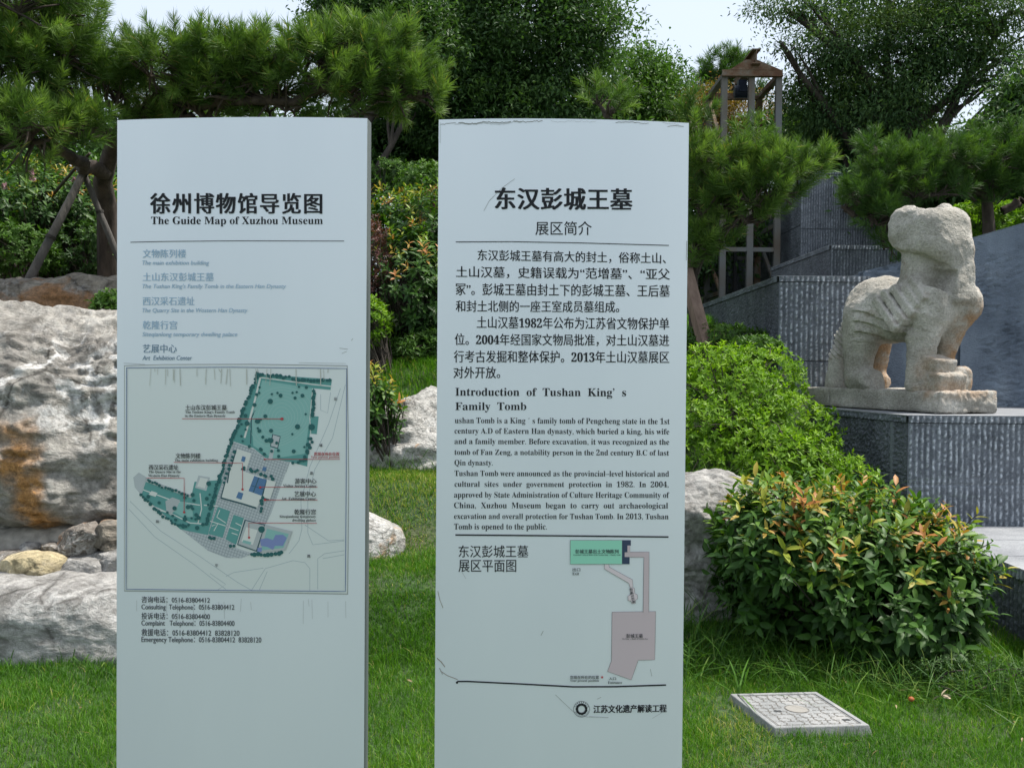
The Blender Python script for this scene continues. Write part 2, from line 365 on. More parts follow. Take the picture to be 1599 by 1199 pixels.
# ------------------------------------------------------------------ steel frame tower
m, nt, b = mat("rusty_steel"); c = coords(nt)
n1 = tex(nt, "noise", 3.0, c, Detail=7, Roughness=.7)
n2 = tex(nt, "noise", 40, c, Detail=3)
col = ramp(nt, n1.outputs["Fac"], [(.36, (.17, .15, .125)), (.47, (.16, .10, .06)), (.56, (.115, .05, .022)), (.75, (.06, .026, .016))])
nt.links.new(mixc(nt, .4, col, ramp(nt, n2.outputs["Fac"], [(.3, (.6, .6, .6)), (.7, (1.4, 1.4, 1.4))]), 'MULTIPLY'), b.inputs["Base Color"])
b.inputs["Roughness"].default_value = .75; M_RUST = m
m, nt, b = mat("grey_painted_steel"); n1 = tex(nt, "noise", 4, coords(nt, (1, 1, .4)), Detail=6)
nt.links.new(ramp(nt, n1.outputs["Fac"], [(.36, (.125, .13, .13)), (.55, (.115, .10, .08)), (.70, (.085, .05, .028))]), b.inputs["Base Color"]); b.inputs["Roughness"].default_value = .6; M_GSTEEL = m
D1, D2 = 14.0, 15.1
FLt, FRt, RLt = at(1131, 117, D1), at(1216, 122, D1), at(1111, 150, D2)
zt = FLt[2]; x0, x1 = FLt[0], FRt[0]; xm = (x0 + x1) / 2
t = thing("steel_tower", "rusty grey open steel frame tower with hoist at its top", "steel frame", (x0, D1, 2.2))
zb = 2.1
for (x, y, mt) in ((x0, D1, M_GSTEEL), (xm + .0, D1, M_GSTEEL), (x1, D1, M_GSTEEL), (x0, D2, M_GSTEEL), (x1, D2, M_RUST)):
    mb = MB(); 
    # I section post
    mb.box((x, y - .03, (zb + zt) / 2), (.085, .012, zt - zb)); mb.box((x, y + .03, (zb + zt) / 2), (.085, .012, zt - zb)); mb.box((x, y, (zb + zt) / 2), (.012, .048, zt - zb))
    mb.build("post", mt, t)
mb = MB(); mb.box((xm, D2 - .2, (zb + zt) / 2 - .25), (.05, .05, zt - zb - .5)); mb.build("hoist_rail", flat("dark_iron", (.02, .02, .022), .6), t)
for nm, a, b_, mt in (("top_beam", (x0 - .04, D1 - .05, zt + .01), (x1 + .04, D1 - .05, zt + .01), M_RUST), ("top_beam", (x0 - .04, D2, zt), (x1 + .04, D2, zt), M_RUST),
                  ("top_beam", (x0, D1 + .01, zt), (x0, D2 - .05, zt), M_GSTEEL), ("top_beam", (x1, D1 + .01, zt), (x1, D2 - .05, zt), M_RUST)):
    mb = MB(); mb.bar(a, b_, .03, .085); mb.bar(np.array(a) - (0, 0, .045), np.array(b_) - (0, 0, .045), .085, .01); mb.build(nm, mt, t)
# gable plate and the protruding I beam
mb = MB(); y = D1 - .055
gv = [(x0 + .06, zt + .05), (x1 + .02, zt + .05), (xm + .06, zt + .19), (xm - .10, zt + .19)]
mb.add([(p[0], y - .015, p[1]) for p in gv] + [(p[0], y + .015, p[1]) for p in gv], [(0, 1, 2, 3), (7, 6, 5, 4), (0, 4, 5, 1), (1, 5, 6, 2), (2, 6, 7, 3), (3, 7, 4, 0)]); mb.build("gable_plate", M_RUST, t)
mb = MB(); zi = zt + .12
mb.bar((xm + .03, D1 - .16, zi + .19), (xm + .03, D2 + .1, zi + .19), .12, .014); mb.bar((xm + .03, D1 - .16, zi), (xm + .03, D2 + .1, zi), .12, .014); mb.bar((xm + .03, D1 - .16, zi + .095), (xm + .03, D2 + .1, zi + .095), .012, .18)
mb.build("hoist_beam", M_RUST, t)
mb = MB(); hc = np.array([xm - .02, D1 + .5, zt - .10]); mb.tube([hc + (-.11, 0, 0), hc + (-.10, 0, 0), hc + (.10, 0, 0), hc + (.11, 0, 0)], [.07, .09, .09, .07], 14); mb.box(hc + (0, 0, .10), (.12, .12, .12)); mb.bar(hc + (0, -.12, .02), hc + (0, .2, .02), .11, .09)
mb.build("hoist_motor", flat("hoist_dark_blue", (.012, .018, .035), .45), t)
zc = at(1180, 390, D1)[2]; zl = at(1120, 458, D1)[2]
for a, b_ in (((x0, D1, zc), (x1, D1, zc)), ((x0, D2, zc + .0), (x1, D2, zc)), ((x0, D1, zc - .6), (x0, D2, zc - .6)), ((x1, D1, zc + .35), (x1, D2, zc + .35)), ((x0, D1, zc + .3), (x0, D2, zc + .3))):
    mb = MB(); mb.bar(np.array(a) + norm(np.array(b_) - a) * .044, np.array(b_) - norm(np.array(b_) - a) * .044, .05, .06); mb.build("cross_beam", M_GSTEEL, t)
for a, b_ in (((x0, D2 - .05, zt - .1), (x0, D1 + .06, zt - 1.0)), ((x0, D2 - .05, zc), (x0, D1 + .05, zc - .6)), ((x1, D2 - .06, zc + .3), (x1, D1 + .06, zc - .5)), ((x1, D1 + .06, zc + .9), (x1, D2 - .05, zc + .38))):
    mb = MB(); mb.bar(a, b_, .045, .045); mb.build("brace", M_RUST if a[0] == x0 else M_GSTEEL, t)
# ------------------------------------------------------------------ rocks
def rockmat(name, dark, mid, light, white=.6, orange=0.0, oc=(.42, .22, .08), sc=1.0, opos=.62):
    m, nt, b = mat(name); c = coords(nt)
    wv = tex(nt, "noise", 1.3 * sc, c, Detail=4); wp = nt.nodes.new("ShaderNodeVectorMath"); wp.operation = 'MULTIPLY_ADD'
    nt.links.new(wv.outputs["Color"], wp.inputs[0]); wp.inputs[1].default_value = (.5, .5, .3); nt.links.new(c, wp.inputs[2]); v = wp.outputs[0]
    n1 = tex(nt, "noise", 3.2 * sc, v, Detail=8, Roughness=.68); n2 = tex(nt, "noise", 30, c, Detail=8, Roughness=.78)
    st = tex(nt, "noise", 10 * sc, None, Detail=6, Roughness=.65); mp = nt.nodes.new("ShaderNodeMapping"); mp.inputs["Scale"].default_value = (1, 1, 1.8); mp.inputs["Rotation"].default_value = (0, .45, .3)
    nt.links.new(v, mp.inputs[0]); nt.links.new(mp.outputs[0], st.inputs["Vector"])
    base = ramp(nt, n1.outputs["Fac"], [(.32, dark), (.5, mid), (.7, light)])
    base = mixc(nt, .75, base, ramp(nt, st.outputs["Fac"], [(.36, (.55, .54, .52)), (.5, (.95, .95, .95)), (.7, (1.2, 1.2, 1.18))]), 'MULTIPLY')
    ck = tex(nt, "voronoi", 2.6 * sc, v, feature='DISTANCE_TO_EDGE'); ckm = ramp(nt, ck.outputs["Distance"], [(.0, (.35, .34, .33)), (.035, (.9, .9, .9)), (.08, (1, 1, 1))])
    ckm2 = tex(nt, "noise", 1.7 * sc, c, Detail=2); base = mixc(nt, ramp(nt, ckm2.outputs["Fac"], [(.48, (0, 0, 0)), (.6, (1, 1, 1))]), base, mixc(nt, 1.0, base, ckm, 'MULTIPLY'))
    # white calcite veins
    vn = tex(nt, "noise", 2.3 * sc, v, Detail=7, Roughness=.62)
    ve = ramp(nt, vn.outputs["Fac"], [(.462, (0, 0, 0)), (.495, (1, 1, 1)), (.51, (1, 1, 1)), (.55, (0, 0, 0))])
    vm = tex(nt, "noise", .9 * sc, c, Detail=2); vmr = ramp(nt, vm.outputs["Fac"], [(.45, (0, 0, 0)), (.62, (white, white, white))])
    base = mixc(nt, mixc(nt, 1.0, ve, vmr, 'MULTIPLY'), base, (.62, .61, .59))
    if orange:
        on = tex(nt, "noise", 1.25 * sc, v, Detail=6, Roughness=.6)
        of = ramp(nt, on.outputs["Fac"], [(opos, (0, 0, 0)), (opos + .06, (orange, orange, orange))])
        base = mixc(nt, of, base, ramp(nt, n2.outputs["Fac"], [(.3, tuple(q * .6 for q in oc)), (.7, tuple(q * 1.25 for q in oc))]))
    sm = nt.nodes.new("ShaderNodeMath"); sm.operation = 'MULTIPLY'; nt.links.new(attr(nt, "stain"), sm.inputs[0]); nt.links.new(ramp(nt, st.outputs["Fac"], [(.30, (.35, .35, .35)), (.48, (1, 1, 1))]), sm.inputs[1])
    base = mixc(nt, sm.outputs[0], base, ramp(nt, n2.outputs["Fac"], [(.3, (.26, .13, .045)), (.7, (.52, .28, .11))]))
    base = mixc(nt, .6, base, ramp(nt, n2.outputs["Fac"], [(.34, (.42, .42, .41)), (.66, (1.5, 1.5, 1.5))]), 'MULTIPLY')
    nt.links.new(base, b.inputs["Base Color"]); b.inputs["Roughness"].default_value = .88; b.inputs["Specular IOR Level"].default_value = .25
    ad = nt.nodes.new("ShaderNodeMath"); ad.operation = 'MULTIPLY_ADD'; nt.links.new(n2.outputs["Fac"], ad.inputs[0]); ad.inputs[1].default_value = .6; nt.links.new(st.outputs["Fac"], ad.inputs[2])
    bump(nt, b, ad.outputs[0], .9, .035); return m
M_ROCK = rockmat("grey_limestone", (.14, .13, .118), (.295, .28, .255), (.47, .45, .41), .95, .8, opos=.68)
M_ROCK2 = rockmat("smooth_grey_limestone", (.22, .215, .205), (.34, .33, .315), (.45, .44, .42), .5, 0)
M_ROCKW = rockmat("pale_limestone", (.26, .25, .235), (.45, .44, .415), (.62, .61, .585), .9, .7, sc=2.2, oc=(.45, .26, .12))
M_ROCKO = rockmat("rusty_limestone", (.13, .12, .11), (.24, .21, .17), (.36, .33, .28), .3, .8, oc=(.30, .15, .06), opos=.50)
M_ROCKY = rockmat("sandy_yellow_stone", (.40, .33, .20), (.50, .42, .26), (.58, .50, .33), .2, 0)
M_ROCKB = rockmat("brownish_grey_stone", (.16, .14, .125), (.26, .23, .20), (.36, .33, .30), .5, .7, oc=(.42, .22, .10), sc=3)
def seg_stain(W, a, b, r):
    a, b = a[[0, 2]], b[[0, 2]]; p = W[:, [0, 2]]; t_ = np.clip((p - a) @ (b - a) / ((b - a) @ (b - a)), 0, 1)
    d = np.linalg.norm(p - a - t_[:, None] * (b - a), axis=1) + .07 * fbm(W * 7, 3)
    return np.clip(1.4 - d / r, 0, 1)
_ico = {}
def ico(n):
    if n not in _ico:
        import bmesh
        bm = bmesh.new(); bmesh.ops.create_icosphere(bm, subdivisions=n, radius=1)
        _ico[n] = (np.array([v.co[:] for v in bm.verts]), np.array([[v.index for v in f.verts] for f in bm.faces])); bm.free()
    return _ico[n]
def rock(name, label, c, r, mt, rot=(0, 0, 0), rough=.08, strata=.03, sub=6, seed=0, box=3.2, cat="boulder", group=None, freq=1.6, pits=.0, stain=None, cuts=0, cutd=(.68, .92)):
    V, F = ico(sub)
    p = np.abs(V) ** box; V = V / (p.sum(1, keepdims=True) ** (1 / box))
    r = np.array(r); V = V * r
    M = np.array(Matrix.Rotation(R(rot[2]), 3, 'Z') @ Matrix.Rotation(R(rot[1]), 3, 'Y') @ Matrix.Rotation(R(rot[0]), 3, 'X'))
    W = V @ M.T; N = norm((V / r ** 2) @ M.T)
    q = W * freq + seed * 7.7
    d = rough * fbm(q, 7, gain=.55)
    s = noise(np.stack([q[:, 0] * .6, q[:, 1] * .6, q[:, 2] * 5 + .8 * noise(q)], -1))
    d = d + strata * np.clip(fbm(np.stack([q[:, 0] * 2, q[:, 1] * 2, q[:, 2] * 6.5], -1), 4, ridged=True), -.5, 1.3) * np.clip(.6 + s, 0, 1.5)
    if pits: d = d - pits * np.clip(fbm(q * np.array([8, 8, 13]), 5, gain=.6) - .05, 0, 1) * np.clip(.5 + 1.4 * noise(q * .7 + 9), 0, 1)
    cr_ = np.random.default_rng(int(seed * 10) + 5)
    for _ in range(cuts):
        n_ = cr_.normal(size=3) * np.array([1, 1, .8]); n_ = n_ - np.array([0, .5, 0]); n_ /= np.linalg.norm(n_); hh = W @ n_; W = W - np.outer(np.maximum(hh - hh.max() * cr_.uniform(*cutd), 0), n_) * .93
    W = W + N * d[:, None] + np.array(c)
    o = mk(name, W, F, mt, smooth=True, loc=c, attrs={'stain': stain(W)} if stain else None)
    return tag(o, label, cat, group)
rock("boulder", "huge craggy grey boulder with white veins and orange streak, largest rock at the left", (-3.05, 6.42, 1.10), (1.34, .86, .80), M_ROCK, (-20, 7, -3), .085, .035, 7, 1.4, box=2.5, cuts=5, cutd=(.8, .95), pits=.055, stain=lambda W: seg_stain(W, at(12, 690, 5.5), at(55, 830, 5.5), .10))
rock("boulder", "smooth rounded grey rock lying in the lawn under the huge craggy boulder", (-2.62, 5.38, .13), (1.02, .42, .315), M_ROCK2, (0, 1, -4), .030, .004, 7, 2.3, cuts=3, cutd=(.82, .95))
rock("boulder", "rusty orange boulder behind the top of the huge craggy boulder", (-4.0, 8.25, 1.80), (1.75, .55, .43), M_ROCKO, (0, 0, 4), .07, .03, 6, 5.1)
rock("boulder", "pale weathered rock with orange flecks on the lawn between the two signs", (-.66, 7.75, .80), (.50, .5, .52), M_ROCKW, (-20, 20, 15), .08, .03, 6, 3.2, cuts=6, cutd=(.75, .95))
rock("boulder", "low pale rock half sunk in the lawn between the two signs", (-1.13, 6.25, .40), (.46, .36, .24), M_ROCKW, (-18, 10, 6), .03, .012, 6, 6.6)
rock("boulder", "grey boulder with white top beside the big photinia shrub", (1.12, 6.05, .42), (.56, .42, .47), M_ROCKW if 0 else M_ROCK2, (-10, 4, 8), .06, .02, 7, 8.1, cuts=4, cutd=(.8, .95), pits=.04)
def stone_at(px, py, Y, rx, rz, mt, label, seed, ry=None, rot=0, **k):
    Y -= .13; p = at(px, py, Y); s = Y / FPX
    rock("stone", label, p, (rx * s, ry or .13, rz * s), mt, (0, rot, 0), .016, .004, 6, seed, box=2.8, cuts=9, cat="stone", group="small stones wedged between the two boulders", freq=4, **k)
stone_at(52, 882, 5.50, 54, 17, M_ROCKY, "flat sandy yellow stone between the craggy boulder and the smooth rock", 1, rot=-3)
stone_at(8, 872, 5.62, 40, 13, M_ROCKB, "brown buff stone behind the left end of the sandy yellow stone", 2)
stone_at(47, 858, 5.72, 16, 13, M_ROCK2, "small blue grey stone above the sandy yellow stone", 3)
stone_at(84, 856, 5.72, 13, 11, M_ROCKB, "smallest round stone right of the small blue grey stone", 4)
stone_at(128, 843, 5.62, 36, 24, M_ROCKB, "reddish brown lumpy stone under the right part of the craggy boulder", 5, rot=-14)
stone_at(172, 836, 5.66, 30, 22, M_ROCKO, "orange flecked stone next to the guide sign's left edge", 6, rot=10)
stone_at(128, 896, 5.55, 44, 26, M_ROCK2, "blocky grey stone right of the sandy yellow stone", 7, rot=4)
stone_at(185, 888, 5.60, 46, 36, M_ROCK2, "dark layered grey stone cut off by the guide sign", 8, rot=-16)
# ground fill between them
m, nt, b = mat("lime_mortar"); n1 = tex(nt, "noise", 18, coords(nt), Detail=6)
nt.links.new(ramp(nt, n1.outputs["Fac"], [(.3, (.20, .185, .16)), (.7, (.36, .335, .29))]), b.inputs["Base Color"]); b.inputs["Roughness"].default_value = .95; bump(nt, b, n1.outputs["Fac"], .7, .03)
rock("mortar_bed", "grey mortar packed between the wedged stones under the craggy boulder", (-2.7, 5.80, .36), (1.05, .20, .26), m, (0, 0, -4), .04, .01, 6, 4, cat="mortar")

# ------------------------------------------------------------------ stone beast
def surface_nets(f, org, h):
    s = f < 0; n = np.array(f.shape)
    c = [(i, j, k) for i in (0, 1) for j in (0, 1) for k in (0, 1)]
    sl = lambda a, o: a[o[0]:n[0] - 1 + o[0], o[1]:n[1] - 1 + o[1], o[2]:n[2] - 1 + o[2]]
    cnt = sum(sl(s, o).astype(int) for o in c); act = (cnt > 0) & (cnt < 8)
    idx = -np.ones(act.shape, int); I = np.argwhere(act); idx[act] = np.arange(len(I))
    acc = np.zeros((len(I), 3)); num = np.zeros(len(I))
    for a in c:
        for b_ in c:
            if sum(abs(np.subtract(a, b_))) != 1 or b_ < a: continue
            fa = sl(f, a)[act]; fb = sl(f, b_)[act]; x = (fa < 0) != (fb < 0)
            tt = np.where(x, fa / np.where(x, fa - fb, 1), 0)
            p = np.array(a) + tt[:, None] * (np.array(b_) - np.array(a)); acc += p * x[:, None]; num += x
    V = (I + acc / num[:, None]) * h + org
    Q = []
    for ax in range(3):
        u, v = (ax + 1) % 3, (ax + 2) % 3
        lo = [slice(1, n[d] - 1) for d in range(3)]; lo[ax] = slice(0, n[ax] - 1); hi = list(lo); hi[ax] = slice(1, n[ax])
        a = s[tuple(lo)]; b_ = s[tuple(hi)]; X = np.argwhere(a != b_); fl = a[tuple(X.T)]
        X = X + np.array([0 if d == ax else 1 for d in range(3)])
        def cell(du, dv): Y = X.copy(); Y[:, u] -= du; Y[:, v] -= dv; return idx[tuple(Y.T)]
        q = np.stack([cell(1, 1), cell(0, 1), cell(0, 0), cell(1, 0)], 1)
        q[~fl] = q[~fl][:, ::-1]; Q.append(q)
    return V, np.concatenate(Q)
def smin(a, b, k): hh = np.clip(.5 + .5 * (b - a) / k, 0, 1); return b + (a - b) * hh - k * hh * (1 - hh)
def smax(a, b, k): return -smin(-a, -b, k)
class SDF:
    def __init__(s, lo, hi, h):
        s.lo = np.array(lo, float); s.h = h
        g = [np.arange(a, b, h) for a, b in zip(lo, hi)]
        s.P = np.stack(np.meshgrid(*g, indexing='ij'), -1).astype(np.float32); s.f = np.full(s.P.shape[:3], 9.0, np.float32)
    def ell(s, c, r, rot=None):
        q = s.P - np.array(c, np.float32)
        if rot is not None: q = q @ np.array(rot, np.float32)
        k = np.linalg.norm(q / np.array(r, np.float32), axis=-1); return (k - 1) * min(r) * .9
    def cap(s, a, b, ra, rb):
        a = np.array(a, np.float32); b = np.array(b, np.float32); d = b - a; q = s.P - a
        t_ = np.clip(q @ d / (d @ d), 0, 1); return np.linalg.norm(q - t_[..., None] * d, axis=-1) - (ra + (rb - ra) * t_)
    def box(s, c, hs, rnd, rot=None):
        q = s.P - np.array(c, np.float32)
        if rot is not None: q = q @ np.array(rot, np.float32)
        q = np.abs(q) - (np.array(hs, np.float32) - rnd)
        return np.linalg.norm(np.maximum(q, 0), axis=-1) + np.minimum(q.max(-1), 0) - rnd
def rotm(ax, deg): return np.array(Matrix.Rotation(R(deg), 3, ax))
m, nt, b = mat("weathered_beast_stone"); c = coords(nt)
n1 = tex(nt, "noise", 2.6, c, Detail=7, Roughness=.62); n2 = tex(nt, "noise", 60, c, Detail=4, Roughness=.7); n3 = tex(nt, "noise", 5.5, c, Detail=6, Roughness=.65); n4 = tex(nt, "voronoi", 70, c)
base = ramp(nt, n1.outputs["Fac"], [(.32, (.27, .252, .215)), (.5, (.46, .435, .385)), (.68, (.66, .63, .575))])
base = mixc(nt, ramp(nt, n3.outputs["Fac"], [(.56, (0, 0, 0)), (.70, (.6, .6, .6))]), base, (.30, .225, .16))
oa = attr(nt, "stain")
om = nt.nodes.new("ShaderNodeMath"); om.operation = 'MULTIPLY'; nt.links.new(oa, om.inputs[0]); nt.links.new(ramp(nt, n3.outputs["Fac"], [(.38, (0, 0, 0)), (.56, (1, 1, 1))]), om.inputs[1])
base = mixc(nt, om.outputs[0], base, (.38, .24, .135))
base = mixc(nt, .55, base, ramp(nt, n2.outputs["Fac"], [(.3, (.5, .5, .5)), (.7, (1.4, 1.4, 1.4))]), 'MULTIPLY')
nt.links.new(base, b.inputs["Base Color"]); b.inputs["Roughness"].default_value = .9; b.inputs["Specular IOR Level"].default_value = .2
bump(nt, b, n2.outputs["Fac"], 1.0, .022); M_BEAST = m
BF = norm(np.array([.33, -.944, 0])); BR = np.array([-.944, -.33, 0])      # forward, its right side
BO = np.array([3.075, 7.92, PZ + .165])
def beast_world(V): return BO + V[:, :1] * BF + V[:, 1:2] * BR + V[:, 2:3] * np.array([0, 0, 1.0])
t = thing("winged_beast_statue", "pale weathered stone winged beast standing on a dark granite pedestal", "statue", BO - np.array([0, 0, .165]))
S = SDF((-.72, -.42, -.02), (.80, .42, 1.52), .0092); P = S.P
f = S.ell((-.22, .0, .64), (.33, .25, .27))                               # rump
f = smin(f, S.ell((.08, 0, .62), (.38, .235, .225)), .12)                  # barrel
f = smin(f, S.ell((.36, .02, .66), (.23, .235, .28)), .12)                 # chest
f = smin(f, S.ell((.46, -.155, .655), (.185, .15, .175)), .035)             # left shoulder boss
f = smin(f, S.ell((.46, .13, .64), (.15, .11, .20)), .06)                  # right shoulder
f = smin(f, S.cap((.33, .03, .78), (.32, .05, 1.06), .19, .165), .05)
hd = S.box((.385, .03, 1.165), (.228, .225, .20), .14, rotm('Y', -6))
hd = smin(hd, S.ell((.42, .0, 1.04), (.222, .222, .20)), .06)
hd = smin(hd, S.ell((.21, .14, 1.22), (.14, .11, .17)), .06)               # cheek and mane at the back
hd = smin(hd, S.ell((.30, .11, 1.345), (.14, .12, .055)), .04); hd = smin(hd, S.ell((.36, -.09, 1.352), (.085, .07, .065)), .03)
hd = smax(hd, -S.cap((.10, -.005, 1.43), (.50, -.005, 1.43), .026, .03), .014)
hd = smax(hd, -S.ell((.40, .075, 1.42), (.19, .115, .11), rotm('Z', 25)), .012)
hd = smax(hd, (S.P @ np.array([.62, -.15, -.77], np.float32)) * -1 - .62, .05) if 0 else hd
jaw = -(P[..., 2] - (.925 + .10 * np.clip((P[..., 1] - .0) / .2, -1, 1) - .22 * (P[..., 0] - .40)))    # the underside of the jaw is cut off level
hd = smax(hd, jaw, .03)
f = smin(f, hd, .022)
f = smin(f, S.box((.56, -.055, .86), (.07, .105, .22), .03, rotm('Y', -6)), .03)     # beard slab from jaw to chest
f = smax(f, -S.box((.60, .16, .845), (.13, .135, .085), .03, rotm('X', 22)), .015)            # hollow under the jaw
f = smin(f, S.ell((-.24, .165, .50), (.19, .115, .25)), .03)                 # haunch
# legs
f = smin(f, S.cap((-.22, .15, .58), (-.27, .17, .30), .165, .115), .06); f = smin(f, S.cap((-.27, .17, .30), (-.26, .18, .08), .11, .115), .04)
f = smin(f, S.ell((-.12, .175, .065), (.23, .115, .105)), .035)
f = smin(f, S.cap((-.36, -.12, .56), (-.47, -.13, .05), .125, .085), .05); f = smin(f, S.ell((-.43, -.14, .05), (.14, .09, .09)), .04)
f = smin(f, S.cap((.47, .13, .54), (.45, .15, .26), .11, .068), .05); f = smin(f, S.cap((.45, .15, .26), (.47, .14, .03), .068, .115), .04)
f = smin(f, S.box((.54, .11, .20), (.10, .10, .05), .018, rotm('Y', 12)), .014); f = smin(f, S.box((.56, .09, .06), (.12, .13, .085), .025, rotm('Y', 8)), .014)
f = smin(f, S.cap((.40, .20, .36), (.43, .20, .04), .055, .085), .05); f = smin(f, S.ell((.40, .20, .40), (.07, .06, .06)), .03)
f = smin(f, S.cap((.44, -.12, .52), (.36, -.09, .20), .115, .070), .05); f = smin(f, S.cap((.36, -.09, .22), (.38, -.09, .03), .070, .085), .04)
f = smin(f, S.box((.50, -.085, .085), (.12, .08, .095), .045), .03)
f = smin(f, S.ell((.18, .07, .50), (.19, .17, .15)), .05)                    # belly
# arch between the legs
f = np.where((P[..., 2] < .55) & (np.abs(P[..., 0] - .10) < .30), smax(f, -S.cap((.13, -.6, .15), (.13, .6, .15), .205, .205), .05), f)
f = np.where((P[..., 2] < .36) & (np.abs(P[..., 0] - .14) < .22), smax(f, -S.box((.16, 0, .14), (.15, .6, .135), .04), .03), f) if 0 else f
# belly feathers: overlapping low relief steps on the right flank
reg = np.clip((.30 - np.abs(P[..., 0] - .10)) / .06, 0, 1) * np.clip((P[..., 1] - .08) / .05, 0, 1) * np.clip((P[..., 2] - .36) / .03, 0, 1) * np.clip((.66 - P[..., 2]) / .03, 0, 1)
stp = (P[..., 2] + .22 * P[..., 0] + .015 * np.sin(P[..., 0] * 14)) / .082
f = f + (reg * (.024 * (stp - np.floor(stp)) - .010)).astype(np.float32)
# raised wing on the right side, overlapping bands of feathers pointing up and back
wr = rotm('Y', 46)
f = smin(f, S.box((.29, .222, .62), (.16, .05, .105), .02, wr), .02)
for k in range(3):
    o_ = -.07 + .068 * k
    f = smin(f, S.box((.285 + .012 * k + o_ * .72, .310 - .026 * k, .625 + o_ * .69), (.180 - .012 * k, .045, .034), .008, wr), .003)
for k in range(2): f = smin(f, S.box((.42 + .045 * k, .235 - .02 * k, .70 + .045 * k), (.11, .045, .034), .008, rotm('Y', 50)), .003)
f = f + (.006 * fbm(P * 8, 3) + .0042 * fbm(P * 26, 3)).astype(np.float32)
V, Q = surface_nets(f, S.lo, S.h)
W = beast_world(V)
stn = np.clip((V[:, 1] * -1.0 + .02) / .12, 0, 1) * np.clip((V[:, 0] - .1) / .2, 0, 1) * np.clip((.72 - V[:, 2]) / .2, 0, 1)
stn = np.maximum(stn, np.clip((V[:, 1] * -1 - .12) / .08, 0, 1) * np.clip((V[:, 2] - .85) / .1, 0, 1) * .9)
stn = np.maximum(stn, .45 * np.clip((.34 - V[:, 2]) / .1, 0, 1) * np.clip((V[:, 0] - .40) / .1, 0, 1))
stn = np.maximum(stn, .9 * np.clip((-V[:, 1] + .02) / .06, 0, 1) * np.clip((-V[:, 0] - .1) / .1, 0, 1) * np.clip((.5 - V[:, 2]) / .1, 0, 1))
mk("body", W, Q, M_BEAST, t, smooth=True, attrs={"stain": stn})
# tail hanging to the plinth
TP = np.array([(-.52, .06, .58), (-.57, .10, .42), (-.60, .12, .26), (-.60, .13, .02)])
S2 = SDF((-.9, -.2, -.03), (-.36, .36, .72), .009)
f = S2.cap(TP[0], TP[1], .05, .055)
f = smin(f, S2.cap(TP[1], TP[2], .055, .065), .03); f = smin(f, S2.cap(TP[2], TP[3], .07, .10), .03)
ph = S2.P[..., 2] * 1.0 + S2.P[..., 0] * .8 - S2.P[..., 1] * .5
f = f + np.where(S2.P[..., 2] > .24, .012 * np.cos(ph * 2 * np.pi / .05), 0).astype(np.float32) + .005 * fbm(S2.P * 14, 2).astype(np.float32)
V, Q = surface_nets(f, S2.lo, S2.h); mk("tail", beast_world(V), Q, M_BEAST, t, smooth=True, attrs={"stain": np.zeros(len(V))})
# plinth in two stones
def plinth(name, x0, x1, y0, y1, seed, rough):
    Sx = SDF((x0 - .05, y0 - .05, -.05), (x1 + .05, y1 + .05, .22), .0125)
    f = Sx.box(((x0 + x1) / 2, (y0 + y1) / 2, .085), ((x1 - x0) / 2, (y1 - y0) / 2, .080), .018)
    f = f + (.006 * fbm(Sx.P * 8 + seed, 3) + rough * .006 * fbm(Sx.P * 24 + seed, 2) * np.clip((Sx.P[..., 0] - .5) / .2, 0, 1)).astype(np.float32)
    V, Q = surface_nets(f, Sx.lo, Sx.h); W = beast_world(V); W[:, 2] -= .165
    st = .6 * np.clip((V[:, 0] - .5) / .1, 0, 1) * np.clip((V[:, 2] - .08) / .05, 0, 1)
    mk(name, W, Q, M_BEAST, t, smooth=True, attrs={"stain": st})
plinth("plinth", -.52, .755, -.25, .27, 2, 2.5); plinth("plinth", -.86, -.524, -.24, .268, 9, 1)
# ------------------------------------------------------------------ vegetation
def perp(D):
    ref = np.where(np.abs(D[:, 2:3]) < .9, np.array([[0, 0, 1.0]]), np.array([[1.0, 0, 0]]))
    u = norm(np.cross(D, ref)); return u, np.cross(u, D)
def rdir(n): return norm(rng.normal(size=(n, 3)))
def leaf_quads(P, D, N, L, W, fold=.12):
    S_ = norm(np.cross(D, N)); N = np.cross(S_, D); L = L[:, None]; W = W[:, None]
    V = np.stack([P, P + D * L * .45 + S_ * W / 2 + N * W * fold, P + D * L - N * L * .12, P + D * L * .45 - S_ * W / 2 + N * W * fold], 1)
    n = len(P); return V.reshape(-1, 3), np.arange(n * 4).reshape(n, 4), 4
def leaf_full(P, D, N, L, W, curl=.25, fold=.16):
    S_ = norm(np.cross(D, N)); N = np.cross(S_, D); L = L[:, None]; W = W[:, None]
    def pt(tt, s): return P + D * L * tt - N * L * curl * tt * tt + S_ * W * s / 2 + N * W * fold * abs(s)
    V = np.stack([pt(0, 0), pt(.3, .85), pt(.33, 0), pt(.3, -.85), pt(.66, .86), pt(.68, 0), pt(.66, -.86), pt(1, 0)], 1)
    F = np.array([(0, 2, 1), (0, 3, 2), (1, 2, 5), (1, 5, 4), (2, 3, 6), (2, 6, 5), (4, 5, 7), (5, 6, 7)])
    n = len(P); return V.reshape(-1, 3), (np.arange(n)[:, None, None] * 8 + F[None]).reshape(-1, 3), 8
